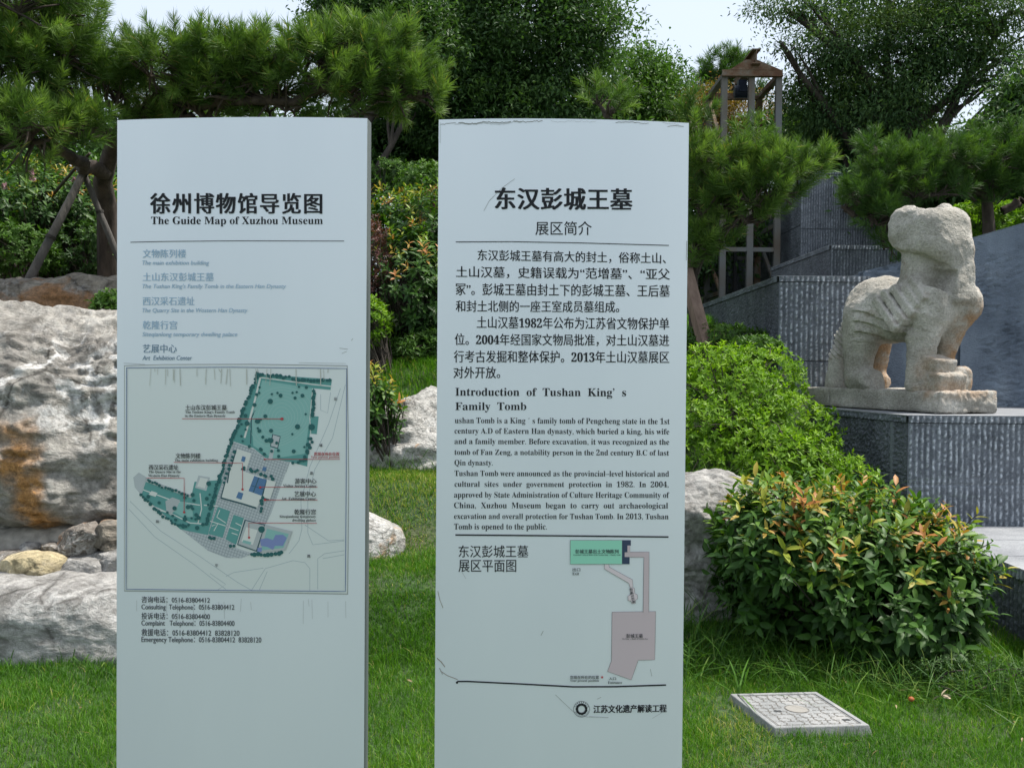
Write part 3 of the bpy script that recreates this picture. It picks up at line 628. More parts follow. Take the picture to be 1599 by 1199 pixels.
def crown_points(ells, n, shell=.45, hollow=.5, lump=.28, freq=1.3, seed=0):
    """points in a lumpy union of ellipsoids [(c, r)], weighted to the outer layer"""
    vol = np.array([np.prod(r) ** (2 / 3) for c, r in ells]); out = []; nrm = []
    for (c, r), k in zip(ells, (vol / vol.sum() * n).astype(int)):
        d = rdir(k); rad = np.where(rng.random(k) < shell, rng.uniform(.82, 1.05, k), rng.uniform(hollow, 1.0, k) ** .7)
        rad = rad * (1 + lump * noise(d * freq * 1.7 + np.array(c) * .7 + seed))
        out.append(np.array(c) + d * rad[:, None] * np.array(r)); nrm.append(d)
    return np.concatenate(out), np.concatenate(nrm)
def limb(a, b, sag=.1, n=7, wob=.06):
    a = np.array(a, float); b = np.array(b, float); L = np.linalg.norm(b - a); s = np.linspace(0, 1, n)[:, None]
    off = np.cumsum(rng.normal(size=(n, 3)) * wob * L / n ** .5, 0) * s * (1 - s) * 2.5
    return a + (b - a) * s + np.array([0, 0, 1]) * (np.sin(s * np.pi) * sag * L) + off
def tree(name, label, base, ells, nl, LL, mt, group=None, cluster=26, rad=.16, trunk_r=.12, spread=None, cat="tree", full=False, droop=.3, seed=0, limbs=26, tone0=(.0, 1.0), bark=None, wd=.42, lump=.28, hollow=.5, tone_up=0.0, cflat=.6):
    base = np.array(base, float); t = thing(name, label, cat, base, group)
    nc = nl // cluster
    C, Nn = crown_points(ells, nc, lump=lump, hollow=hollow, seed=seed)
    nc = len(C); ax = norm(Nn + rng.normal(size=(nc, 3)) * .5 + np.array([0, 0, .25]))
    P = np.repeat(C, cluster, 0) + rng.normal(size=(nc * cluster, 3)) * rad * np.array([1, 1, cflat])
    D = norm(np.repeat(ax, cluster, 0) * .8 + rdir(nc * cluster) * .9 - np.array([0, 0, droop]))
    N = norm(np.repeat(Nn, cluster, 0) * .35 + rdir(nc * cluster) * .7 + np.array([0, 0, .8]))
    L = LL * rng.uniform(.65, 1.25, len(P)); Wd = L * rng.uniform(.8, 1.15, len(P)) * wd
    V, F, k = (leaf_full if full else leaf_quads)(P, D, N, L, Wd)
    tn = np.repeat(rng.uniform(*tone0, nc), cluster) * .6 + rng.uniform(0, .4, len(P))
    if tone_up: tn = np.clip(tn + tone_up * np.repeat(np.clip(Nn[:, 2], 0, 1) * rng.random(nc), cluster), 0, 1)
    mk("crown", V, F, mt, t, tone=np.repeat(tn, k))
    polys = []
    ctr = np.mean([e[0] for e in ells], 0); top = base + (ctr - base) * .75
    tr = limb(base - np.array([0, 0, .15]), top, 0, 9, .05); polys.append((tr, np.linspace(trunk_r, trunk_r * .5, 9)))
    for c, r in ells:
        s = tr[int(rng.integers(4, 9))]; l = limb(s, c, .06, 8, .12); polys.append((l, np.linspace(trunk_r * .5, trunk_r * .2, 8)))
        for k_ in range(max(3, int(limbs / len(ells)))):
            i = int(rng.integers(3, 8)); e = np.array(c) + rdir(1)[0] * np.array(r) * .9
            polys.append((limb(l[i], e, .05, 6, .12), np.linspace(trunk_r * .2, .006, 6)))
    V, F = tubes(polys, 7); mk("trunk", V, F, bark or M_BARK, t, smooth=True); return t
def E_(px, py, Y, rx, ry, rd=None):      # an ellipsoid: centre at a photo pixel and depth, radii in photo pixels at that depth
    s = Y / FPX; return (at(px, py, Y), (rx * s, (rd if rd is not None else (rx + ry) / 2 * s), ry * s))
def gnd(x, y): return (x, y, float(terrain(x, y)))
def gpx(px, Y): x = float(at(px, 570, Y)[0]); return gnd(x, Y)

M_LDARK = leafmat("dark_green_leaf", [(0, (.026, .062, .020)), (.6, (.060, .125, .036)), (1, (.12, .21, .055))], rough=.5, spec=.25)
M_LMID = leafmat("mid_green_leaf", [(0, (.032, .078, .014)), (.6, (.070, .150, .026)), (1, (.12, .215, .042))], rough=.5, spec=.25)
M_LOCUST = leafmat("locust_leaf", [(0, (.026, .062, .024)), (.6, (.060, .120, .040)), (1, (.14, .215, .060))], rough=.5, spec=.25)
M_ORANGE = leafmat("rusty_orange_leaf", [(0, (.06, .085, .018)), (.5, (.19, .12, .025)), (1, (.30, .13, .03))])
M_NEEDLE = leafmat("pine_needle", [(0, (.036, .080, .018)), (.5, (.092, .170, .034)), (.95, (.190, .290, .062)), (1, (.34, .27, .09))], rough=.5, spec=.25, trans=.28)
M_NEEDLE2 = leafmat("dark_pine_needle", [(0, (.028, .068, .018)), (.5, (.060, .128, .026)), (1, (.115, .20, .038))], rough=.5, spec=.25, trans=.25)
M_AZALEA = leafmat("azalea_leaf", [(0, (.065, .145, .012)), (.6, (.145, .275, .018)), (1, (.28, .42, .03))], rough=.5, spec=.25, trans=.35)
M_PHOT = leafmat("photinia_leaf", [(0, (.020, .060, .014)), (.40, (.055, .130, .022)), (.68, (.150, .255, .028)), (.78, (.26, .30, .035)), (.90, (.36, .25, .045)), (1, (.38, .16, .05))], rough=.48, spec=.26, trans=.25)
M_RED = leafmat("purple_red_leaf", [(0, (.05, .022, .022)), (.6, (.105, .04, .038)), (1, (.17, .075, .055))])
M_WEED = leafmat("long_grass_blade", [(0, (.030, .085, .014)), (.75, (.085, .19, .028)), (1, (.18, .25, .06))], spec=.2, trans=.3)

# --- photinia and azalea shrubs
def photinia(label, base, ells, shoots, LL, orange=.35, group=None, seed=0, name="photinia_shrub", per=12, inner=None, slen=.16, mt=None, cat="shrub", out=.9):
    t = thing(name, label, cat, base, group)
    C, Nn = crown_points(ells, shoots, shell=.8, hollow=.65, lump=.24, freq=2.0, seed=seed)
    keep = C[:, 2] > terrain(C[:, 0], C[:, 1]) + .03; C, Nn = C[keep], Nn[keep]; n = len(C)
    ax = norm(Nn * out + np.array([0, 0, .75]) + rng.normal(size=(n, 3)) * .3)
    ln = slen * rng.uniform(.6, 1.3, n)
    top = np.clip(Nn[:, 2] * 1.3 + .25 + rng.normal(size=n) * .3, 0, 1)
    isnew = rng.random(n) < orange * np.clip(Nn[:, 2] * 1.5 + .25, 0, 1)
    k = np.arange(per); u = k / (per - 1)
    ang = (k * 2.4)[None] + rng.random(n)[:, None] * 6.28
    a, b_ = perp(ax); rd = np.cos(ang)[..., None] * a[:, None] + np.sin(ang)[..., None] * b_[:, None]
    elev = (.15 + 1.15 * u ** 1.6)[None, :, None]
    D = norm(rd + ax[:, None] * elev + rng.normal(size=(n, per, 3)) * .18 - np.array([0, 0, .15]) * (1 - u)[None, :, None])
    P = C[:, None] + ax[:, None] * (ln[:, None] * (u - .6)[None])[..., None]
    N = norm(ax[:, None] * .9 - rd * .4 + rng.normal(size=(n, per, 3)) * .15 + np.array([0, 0, .35]))
    L = LL * (1.15 - .45 * u)[None] * rng.uniform(.65, 1.2, (n, per)) * rng.uniform(.7, 1.15, (n, 1))
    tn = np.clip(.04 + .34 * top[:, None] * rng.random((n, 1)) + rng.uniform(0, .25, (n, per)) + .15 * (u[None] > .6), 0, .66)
    nw = isnew[:, None] & (u[None] > .5)
    tn = np.where(nw, rng.uniform(.74, 1, (n, 1)) + rng.uniform(-.08, .08, (n, per)), tn)
    W_ = L * rng.uniform(.36, .46, L.shape) * np.where(nw, .8, 1)
    V, F, kk = leaf_full(P.reshape(-1, 3), D.reshape(-1, 3), N.reshape(-1, 3), L.ravel(), W_.ravel())
    mk("foliage", V, F, mt or M_PHOT, t, tone=np.repeat(np.clip(tn, 0, 1).ravel(), kk), smooth=True)
    b0 = np.array(base, float); polys = []
    hub = [b0 + np.array([rng.uniform(-.12, .12), rng.uniform(-.1, .1), -.05]) for _ in range(6)]
    for i in rng.permutation(n)[: min(n, 260)]:
        h = hub[int(rng.integers(6))]; e = C[i] + ax[i] * ln[i] * .4; m_ = h + (e - h) * .6; m_[2] += .05
        s = np.linspace(0, 1, 6)[:, None]; polys.append(((1 - s) ** 2 * h + 2 * s * (1 - s) * m_ + s * s * e, np.linspace(.009, .0022, 6)))
    V, F = tubes(polys, 5); mk("stems", V, F, M_BARK, t, smooth=True); return t
def azalea(label, base, ells, whorls, LL, mt, group=None, per=8, seed=0, name="azalea_bush", cat="shrub", lump=.2):
    t = thing(name, label, cat, base, group)
    C, Nn = crown_points(ells, whorls, shell=.75, hollow=.6, lump=lump, freq=2.2, seed=seed)
    keep = C[:, 2] > terrain(C[:, 0], C[:, 1]); C, Nn = C[keep], Nn[keep]; n = len(C)
    ax = norm(Nn + np.array([0, 0, .7]) + rng.normal(size=(n, 3)) * .35); a, b_ = perp(ax)
    ang = (np.arange(per) * 6.283 / per * 1.618)[None] + rng.random((n, 1)) * 6.28
    rd = np.cos(ang)[..., None] * a[:, None] + np.sin(ang)[..., None] * b_[:, None]
    D = norm(rd + ax[:, None] * rng.uniform(.2, 1.1, (n, per, 1))); N = norm(ax[:, None] - rd * .5 + rng.normal(size=(n, per, 3)) * .2)
    P = C[:, None] + ax[:, None] * rng.uniform(-.03, .015, (n, per, 1)); L = LL * rng.uniform(.7, 1.25, (n, per))
    V, F, kk = leaf_quads(P.reshape(-1, 3), D.reshape(-1, 3), N.reshape(-1, 3), L.ravel(), (L * .42).ravel())
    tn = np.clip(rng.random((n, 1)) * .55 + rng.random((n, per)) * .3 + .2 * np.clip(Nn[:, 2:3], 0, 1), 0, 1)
    mk("foliage", V, F, mt, t, tone=np.repeat(tn.ravel(), kk))
    b0 = np.array(base, float); polys = []
    for i in rng.permutation(n)[: (120 if cat != 'weed' else 10)]:
        h = b0 + np.array([rng.uniform(-.2, .2), rng.uniform(-.2, .2), -.04]); polys.append((limb(h, C[i], .12, 5, .1), np.linspace(.008, .002, 5)))
    V, F = tubes(polys, 5); mk("stems", V, F, M_BARK, t); return t

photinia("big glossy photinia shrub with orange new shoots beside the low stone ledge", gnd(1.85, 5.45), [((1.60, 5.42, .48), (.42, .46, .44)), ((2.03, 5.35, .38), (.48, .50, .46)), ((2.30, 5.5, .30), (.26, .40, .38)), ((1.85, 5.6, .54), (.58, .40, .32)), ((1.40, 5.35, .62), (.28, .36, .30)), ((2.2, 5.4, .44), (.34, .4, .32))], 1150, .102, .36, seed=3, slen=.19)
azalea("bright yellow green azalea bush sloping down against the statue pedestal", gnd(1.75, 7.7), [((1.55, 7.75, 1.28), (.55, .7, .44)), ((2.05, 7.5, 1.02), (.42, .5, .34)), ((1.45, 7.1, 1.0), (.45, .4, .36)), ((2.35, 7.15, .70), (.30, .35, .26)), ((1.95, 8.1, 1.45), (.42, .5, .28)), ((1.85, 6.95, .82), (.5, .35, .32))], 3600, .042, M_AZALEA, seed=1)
# between the signs
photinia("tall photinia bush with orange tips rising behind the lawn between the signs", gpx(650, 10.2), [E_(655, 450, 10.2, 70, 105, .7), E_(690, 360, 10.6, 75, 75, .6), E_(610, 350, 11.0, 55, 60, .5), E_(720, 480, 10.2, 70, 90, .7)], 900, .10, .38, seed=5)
azalea("purple red leaved bush squeezed between guide sign and tall photinia", gpx(575, 9.9), [E_(570, 410, 9.9, 40, 75, .4), E_(560, 470, 9.8, 36, 50, .4)], 900, .035, M_RED, seed=2, name="loropetalum_bush")
azalea("red tinged bush peeking past the intro sign's left edge above the tall photinia", gpx(712, 11.8), [E_(712, 320, 11.8, 48, 36, .4)], 420, .04, M_RED, seed=12, name="loropetalum_bush")
azalea("light green low bush at the foot of the tall photinia by the guide sign", gpx(585, 9.4), [E_(575, 505, 9.4, 36, 40, .35)], 420, .045, M_AZALEA, seed=3)
azalea("small pale green plant at the lawn edge under the tall photinia", gpx(655, 9.7), [E_(650, 545, 9.6, 45, 22, .25), E_(690, 535, 9.7, 40, 24, .25)], 420, .05, M_LMID, seed=4, name="low_plant")
azalea("bright green rounded bush on top of the bank behind the tall photinia", gpx(670, 12.5), [E_(668, 292, 12.5, 48, 36, .5), E_(720, 300, 12.5, 50, 36, .5)], 900, .06, M_LMID, seed=5, name="bank_bush")
azalea("yellow green clipped hedge on the bank behind the guide sign", gpx(600, 13.5), [E_(590, 275, 13.5, 70, 24, .6), E_(520, 275, 13.5, 70, 28, .6), E_(790, 320, 13.5, 100, 60, .6), E_(930, 330, 13.3, 100, 70, .6)], 2600, .05, M_ORANGE and M_LMID, seed=6, name="clipped_hedge", cat="hedge")
photinia("small photinia plant with rusty tips growing against the pale weathered rock", gpx(590, 7.3), [E_(588, 640, 7.25, 34, 52, .2), E_(580, 610, 7.25, 30, 30, .2)], 75, .085, .8, seed=6, slen=.14)
# left bank
photinia("photinia bush with orange tips and pink blossoms under the left pine", gpx(60, 9.6), [E_(40, 320, 9.6, 90, 62, .7), E_(130, 330, 10.0, 70, 70, .6), E_(-60, 340, 9.6, 90, 80, .7)], 900, .085, .4, seed=8)
azalea("bright green azalea bush left of the tripod pole behind the orange boulder", gpx(30, 9.0), [E_(25, 392, 9.0, 62, 42, .5), E_(-60, 400, 9.0, 70, 50, .5)], 1300, .05, M_LMID, seed=7)
azalea("dark green ground bush under the pine between the two tripod poles", gpx(140, 9.6), [E_(130, 400, 9.6, 60, 50, .5), E_(200, 395, 9.6, 70, 60, .5)], 1100, .045, M_LDARK, seed=8, name="dark_bush")
azalea("small green sapling growing on the right end of the rusty orange boulder", gpx(175, 7.5), [E_(172, 478, 7.3, 26, 22, .12)], 110, .05, M_LMID, seed=9, name="sapling")
FLW = [(50, 269), (8, 291), (115, 282), (52, 279)]
for i, (px, py) in enumerate(FLW):
    p = at(px, py, 8.9); n = 9; D = rdir(n); D[:, 1] = -abs(D[:, 1]); V, F, k = leaf_full(np.repeat(p[None], n, 0), norm(D), norm(np.cross(D, rdir(n))), np.full(n, .04), np.full(n, .032))
    o = mk("blossom", V, F, flat("pink_petal", (.62, .42, .46), .6), loc=p)
    tag(o, ["topmost pink blossom on the bush under the left pine", "pink blossom at the far left edge of the bush", "pale pink blossom nearest the tripod pole top", "pale blossom just under the topmost pink blossom"][i], "blossom", "pink blossoms on the bush under the left pine")
azalea("light green shrub showing behind the relief wall beside the pine trunk", gpx(1530, 11.5), [E_(1525, 352, 11.2, 45, 36, .4), E_(1590, 345, 11.4, 40, 30, .4)], 800, .06, M_AZALEA, seed=10, name="bank_bush")
azalea("low weedy growth at the foot of the stone wall behind the azalea", gpx(1120, 9.0), [E_(1130, 530, 9.2, 70, 22, .3), E_(1180, 545, 8.6, 40, 18, .25)], 420, .05, M_LMID, seed=11, name="low_plant")

# --- pines
def tufts(P, D, n, sl=.17, nl=.115, w_=.0034):
    m_ = len(P); u = rng.random((m_, n)); a, b_ = perp(D); ang = rng.random((m_, n)) * 6.283
    rd = np.cos(ang)[..., None] * a[:, None] + np.sin(ang)[..., None] * b_[:, None]
    Bp = P[:, None] + D[:, None] * (u * sl)[..., None]
    u = u ** .8; nd = norm(D[:, None] * (.30 + .75 * u)[..., None] + rd * (1.0 - .45 * u)[..., None] + rng.normal(size=(m_, n, 3)) * .07)
    L = nl * rng.uniform(.7, 1.2, (m_, n))[..., None]
    sd_ = norm(np.cross(nd, rng.normal(size=(m_, n, 3)))) * w_ / 2
    mid = Bp + nd * L * .55 + np.array([0, 0, -.004]); tip = Bp + nd * L + np.array([0, 0, -.010])
    V = np.stack([Bp - sd_, Bp + sd_, mid + sd_ * .9, mid - sd_ * .9, tip], 2).reshape(-1, 3)
    k = m_ * n; i = np.arange(k)[:, None] * 5
    return V, [i + np.array([[0, 1, 2, 3]]), i + np.array([[3, 2, 4]])], u
def pine(label, base, trunk, limbs, pads, mt, needles=80, seed=0, sl=.19, nl=.105, tr=.10, group=None, w_=.0044):
    t = thing("pine_tree", label, "pine tree", base, group)
    polys = [(np.array(trunk), np.linspace(tr, tr * .5, len(trunk)))]; nodes = [np.array(trunk)[len(trunk) // 2:]]
    for l in limbs:
        l = np.array(l); s = np.linspace(0, 1, 14); k = np.linspace(0, 1, len(l))
        q = np.stack([np.interp(s, k, l[:, j]) for j in range(3)], 1); q[1:] += rng.normal(size=(13, 3)) * .025
        polys.append((q, np.linspace(tr * .62, tr * .16, 14))); nodes.append(q[3:])
    nodes = np.concatenate(nodes); Ps, Ds = [], []
    for (px, py, Y, rx, ry, k) in pads:
        c, r = E_(px, py, Y, rx, ry)
        d = rdir(k); d[:, 2] = np.where(rng.random(k) < .7, np.abs(d[:, 2]), d[:, 2]); rad = rng.uniform(.35, 1, k) ** .6
        p = c + d * rad[:, None] * np.array(r) * .92
        hub = nodes[np.argmin(((nodes - c) ** 2).sum(1))]
        sub = [limb(hub, c + rdir(1)[0] * np.array(r) * .45, .08, 7, .1) for _ in range(4)]
        for q in sub: polys.append((q, np.linspace(.028, .012, 7)))
        sp = np.concatenate([q[2:] for q in sub])
        for q in p[: k]:
            h = sp[np.argmin(((sp - q) ** 2).sum(1))]; polys.append((limb(h, q, .03, 4, .08), np.linspace(.010, .006, 4)))
        D = norm(d * np.array([.8, .8, .5]) + np.array([0, 0, .75]) + rng.normal(size=(k, 3)) * .35); Ps.append(p); Ds.append(D)
    P = np.concatenate(Ps); D = np.concatenate(Ds)
    V, F, u = tufts(P, D, needles, sl, nl, w_)
    tn = np.clip(rng.random((len(P), 1)) ** 1.5 * .6 + rng.random(u.shape) * .2 + .25 * u, 0, .95); tn = np.where(rng.random(tn.shape) < .012, 1.0, tn)
    mk("crown", V, F, mt, t, tone=np.repeat(tn.ravel(), 5))
    V, F = tubes(polys, 6); mk("trunk", V, F, M_PINEBARK, t, smooth=True); return t
A = lambda *l: [at(*q) for q in l]
b0 = np.array(gpx(172, 9.2))
pine("large spreading pine with long green needles filling the upper left above the guide sign", b0,
     [b0 - (0, 0, .1)] + A((168, 330, 9.1), (160, 285, 8.9), (175, 230, 8.6), (200, 185, 8.4)),
     [A((200, 185, 8.4), (260, 150, 8.2), (340, 160, 8.1), (450, 150, 8.0), (560, 130, 8.1), (640, 150, 8.1)), A((180, 220, 8.5), (120, 180, 8.0), (60, 120, 7.6), (20, 60, 7.5)), A((165, 270, 8.8), (100, 240, 8.0), (40, 220, 7.5)), A((230, 165, 8.3), (280, 130, 8.0), (330, 110, 8.0)), A((260, 150, 8.2), (300, 190, 8.2), (420, 200, 8.2)), A((340, 160, 8.1), (420, 90, 7.9), (500, 70, 8.0))],
     [(50, 20, 7.4, 90, 70, 75), (10, 120, 7.4, 76, 80, 75), (80, 120, 7.6, 80, 80, 90), (40, 220, 7.3, 80, 60, 60), (120, 215, 7.6, 60, 40, 40), (155, 155, 8.0, 62, 56, 50), (195, 112, 8.1, 54, 40, 38), (215, 160, 8.3, 60, 45, 40), (265, 118, 7.9, 70, 52, 66), (325, 98, 7.9, 52, 38, 42), (350, 138, 8.0, 70, 54, 66), (320, 180, 8.2, 80, 40, 50), (405, 112, 8.0, 74, 48, 66), (430, 160, 8.1, 80, 55, 65), (490, 116, 8.0, 72, 54, 68), (540, 96, 8.1, 68, 50, 58), (545, 160, 8.1, 75, 50, 60), (600, 130, 8.1, 66, 52, 60), (612, 84, 8.2, 46, 38, 32), (645, 155, 8.1, 52, 38, 40), (250, 205, 8.4, 60, 30, 28), (100, 60, 7.7, 60, 50, 45), (-70, 80, 7.4, 90, 120, 80), (-70, 220, 7.3, 80, 60, 40)],
     M_NEEDLE, needles=105, seed=1, tr=.11)
b0 = np.array(gpx(1085, 9.6))
pine("pine leaning out from behind the intro sign in front of the steel tower", b0,
     [b0 - (0, 0, .1)] + A((1082, 430, 9.5), (1092, 360, 9.4), (1098, 300, 9.3), (1085, 250, 9.2), (1075, 190, 9.2)),
     [A((1095, 310, 9.3), (1140, 280, 9.2), (1200, 270, 9.1), (1260, 250, 9.1)), A((1085, 250, 9.2), (1090, 215, 9.2), (1085, 195, 9.3)), A((1092, 360, 9.4), (1130, 360, 9.2), (1200, 340, 9.1)), A((1080, 230, 9.2), (1020, 215, 9.2), (955, 185, 9.2))],
     [(1082, 205, 9.2, 28, 34, 18), (1085, 262, 9.2, 45, 45, 34), (1130, 275, 9.2, 55, 42, 50), (1180, 270, 9.2, 50, 36, 44), (1185, 315, 9.1, 70, 44, 60), (1225, 280, 9.1, 46, 36, 44), (1262, 260, 9.1, 30, 15, 14), (1110, 330, 9.3, 60, 60, 55), (1160, 345, 9.2, 60, 45, 45), (1100, 395, 9.3, 45, 38, 28), (1085, 420, 9.3, 24, 22, 10), (950, 165, 9.2, 36, 22, 16), (1172, 222, 9.3, 14, 22, 8)],
     M_NEEDLE, needles=100, seed=2, tr=.055)
b0 = np.array(gpx(1545, 10.8))
pine("spreading pine with a bare trunk standing behind the beast's head", b0,
     [b0 - (0, 0, .1)] + A((1545, 400, 10.8), (1544, 350, 10.8), (1540, 300, 10.7), (1520, 270, 10.6)),
     [A((1540, 310, 10.7), (1480, 280, 10.5), (1400, 280, 10.3), (1330, 300, 10.2)), A((1540, 300, 10.7), (1580, 270, 10.6), (1640, 260, 10.6)), A((1480, 290, 10.5), (1400, 330, 10.3), (1340, 340, 10.2)), A((1565, 330, 10.8), (1610, 310, 10.8), (1660, 300, 10.8))],
     [(1372, 245, 10.2, 26, 22, 14), (1400, 280, 10.2, 48, 32, 42), (1345, 312, 10.1, 30, 22, 20), (1372, 345, 10.1, 40, 28, 30), (1425, 270, 10.3, 55, 40, 45), (1480, 265, 10.4, 60, 42, 55), (1545, 255, 10.5, 60, 40, 55), (1600, 250, 10.5, 60, 46, 45), (1440, 310, 10.3, 70, 30, 45), (1520, 300, 10.5, 70, 28, 45), (1590, 300, 10.6, 60, 34, 36), (1390, 390, 10.2, 22, 22, 10), (1322, 325, 10.2, 16, 16, 6)],
     M_NEEDLE2, needles=105, seed=3, tr=.085)
b0 = np.array(gpx(1120, 22))
pine("distant young pine with upright candles behind the top of the steel tower", b0, [b0 - (0, 0, .1)] + A((1120, 250, 22), (1125, 150, 22), (1128, 95, 22)),
     [A((1125, 150, 22), (1110, 120, 22), (1100, 110, 22)), A((1125, 140, 22), (1150, 110, 22), (1160, 100, 22))],
     [(1112, 108, 22, 13, 16, 12), (1128, 100, 22, 13, 14, 12), (1146, 96, 22, 13, 13, 12), (1158, 104, 22, 12, 12, 10), (1103, 130, 22, 16, 12, 12), (1130, 130, 22, 40, 20, 50), (1170, 125, 22, 24, 18, 24), (1120, 165, 22, 45, 24, 50), (1172, 160, 22, 26, 22, 24)],
     M_NEEDLE2, needles=70, seed=4, tr=.10, sl=.26, nl=.17, w_=.008)

# --- broadleaf trees
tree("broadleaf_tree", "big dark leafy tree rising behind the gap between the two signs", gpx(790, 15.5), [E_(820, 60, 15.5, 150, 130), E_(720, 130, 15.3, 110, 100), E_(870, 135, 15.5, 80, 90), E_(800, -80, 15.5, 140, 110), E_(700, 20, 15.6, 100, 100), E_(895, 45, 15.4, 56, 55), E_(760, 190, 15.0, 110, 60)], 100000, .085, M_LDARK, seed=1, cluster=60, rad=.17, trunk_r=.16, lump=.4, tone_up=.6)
tree("broadleaf_tree", "medium green tree right of the big dark tree behind the intro sign", gpx(1000, 19), [E_(985, 140, 19, 65, 62), E_(1030, 175, 18.5, 60, 55), E_(940, 190, 18.5, 60, 50), E_(1028, 118, 19, 28, 22), E_(1060, 220, 18.5, 60, 50)], 30000, .095, M_LMID, seed=2, rad=.2, trunk_r=.12)
tree("broadleaf_tree", "dark trees edge showing above the left pine near the guide sign", gpx(540, 14), [E_(590, 40, 14, 80, 70), E_(660, 80, 14.2, 60, 80), E_(555, 18, 14, 64, 34)], 30000, .08, M_LDARK, seed=3, rad=.14)
tree("orange_tree", "small tree with rusty orange leaves behind the steel tower", gpx(1140, 18), [E_(1115, 160, 17.8, 40, 28), E_(1165, 185, 17.6, 55, 34), E_(1100, 195, 17.8, 40, 36), E_(1200, 215, 17.6, 50, 40)], 16000, .055, M_ORANGE, seed=4, rad=.13)
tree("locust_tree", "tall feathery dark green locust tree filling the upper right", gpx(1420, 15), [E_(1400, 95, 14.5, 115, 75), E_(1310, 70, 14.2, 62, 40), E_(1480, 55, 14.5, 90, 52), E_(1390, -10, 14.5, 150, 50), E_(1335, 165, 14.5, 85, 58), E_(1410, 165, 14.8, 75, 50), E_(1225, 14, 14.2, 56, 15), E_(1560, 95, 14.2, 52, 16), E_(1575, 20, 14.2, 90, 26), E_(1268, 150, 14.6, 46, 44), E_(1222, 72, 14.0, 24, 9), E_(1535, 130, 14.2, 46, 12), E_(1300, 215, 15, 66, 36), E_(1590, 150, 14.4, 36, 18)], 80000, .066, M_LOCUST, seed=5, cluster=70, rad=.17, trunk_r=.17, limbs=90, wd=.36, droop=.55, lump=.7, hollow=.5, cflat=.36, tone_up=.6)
tree("broadleaf_tree", "glossy leaved tree at the right edge above the spreading pine", gpx(1590, 12.8), [E_(1590, 205, 12.5, 70, 34), E_(1545, 215, 12.5, 36, 20), E_(1640, 160, 12.6, 70, 70), E_(1600, 150, 12.8, 40, 30)], 9000, .095, M_LDARK, seed=6, rad=.12, full=True, wd=.34, cluster=14)
# dark planting further back, so that no bare horizon shows under the crowns
for i, (px, py, Y, rx, ry, nl_, lab) in enumerate([
    (60, 300, 14, 260, 150, 26000, "shadowy dark tree mass behind the left pine trunk"),
    (400, 300, 15, 220, 150, 18000, "dark tree behind the upper part of the guide sign"),
    (640, 225, 16.5, 130, 55, 15000, "dark shrubby tree under the big dark tree between signs"),
    (940, 330, 15.5, 230, 130, 22000, "dark tree behind the right half of the intro sign"),
    (1330, 225, 16.5, 110, 60, 20000, "shadowed tree under the locust between tower and spreading pine"),
    (1480, 300, 13.5, 130, 60, 20000, "dark shrub mass under the spreading pine behind the relief wall"),
    (1640, 330, 13, 120, 120, 12000, "dark tree at the right edge behind the relief wall")]):
    tree("background_tree", lab, gpx(px, Y), [E_(px, py, Y, rx, ry, 1.2), E_(px + rx * .5, py + ry * .2, Y - .4, rx * .6, ry * .7, .8), E_(px - rx * .5, py - ry * .15, Y - .3, rx * .6, ry * .7, .8)], int(nl_ * 1.3), .12, M_LDARK, seed=20 + i, rad=.16, hollow=.2, group="dark trees standing behind the planted bank")

# --- props
def pole(name, label, a, b_, r, mt, group=None, square=False, bands=()):
    a = np.array(a); b_ = np.array(b_); t = thing(name, label, "tree prop", a, group)
    mb = MB()
    if square: mb.bar(a, b_, r * 2, r * 1.2)
    else: mb.tube(limb(a, b_, 0, 9, .008), np.linspace(r, r * .8, 9), 9)
    mb.build("pole", mt, t, smooth=not square)
    for k in bands:
        c = a + (b_ - a) * k; d = norm(b_ - a); m2 = MB(); m2.tube([c - d * .012, c + d * .012], [r * 1.12, r * 1.12], 10); m2.build("binding", flat("dark_twine", (.03, .028, .025), .9), t)
g1 = at(38, 452, 8.4)
pole("support_pole", "grey weathered prop pole slanting down to the left under the pine", g1, at(134, 262, 8.7), .040, M_POLE, "poles propping the left pine", bands=(.42, .97))
pole("support_pole", "thinner grey prop pole slanting down to the right toward the guide sign", at(192, 420, 8.8), at(126, 258, 8.72), .030, M_POLE, "poles propping the left pine", bands=(.55,))
pole("support_pole", "third prop pole leaning behind the pine trunk up to the lashing", at(60, 330, 9.6), at(140, 240, 8.75), .016, M_BARK, "poles propping the left pine")
pole("support_plank", "pale wooden prop plank leaning out beside the intro sign's right edge", at(1102, 540, 9.0), at(1066, 405, 9.3), .060, M_PLANK, square=True)

# fallen leaf litter on the lawn
n = 60; x = np.concatenate([rng.uniform(.7, 2.7, 40), rng.uniform(-2.6, .6, 20)]); y = np.concatenate([rng.uniform(3.7, 4.9, 40), rng.uniform(3.8, 7.5, 20)])
P = np.stack([x, y, terrain(x, y) + rng.uniform(.025, .06, n)], -1); V, F, k = leaf_full(P, norm(rdir(n) * (1, 1, .35)), norm(rdir(n) * .6 + (0, 0, 1)), rng.uniform(.015, .035, n), rng.uniform(.006, .012, n), curl=.5)
M_LITTER = leafmat("dead_leaf", [(0, (.10, .065, .03)), (.6, (.20, .14, .07)), (1, (.30, .25, .13))], trans=0)
kind(mk("fallen_leaves", V, F, M_LITTER, tone=np.repeat(rng.random(n), k)), "stuff")
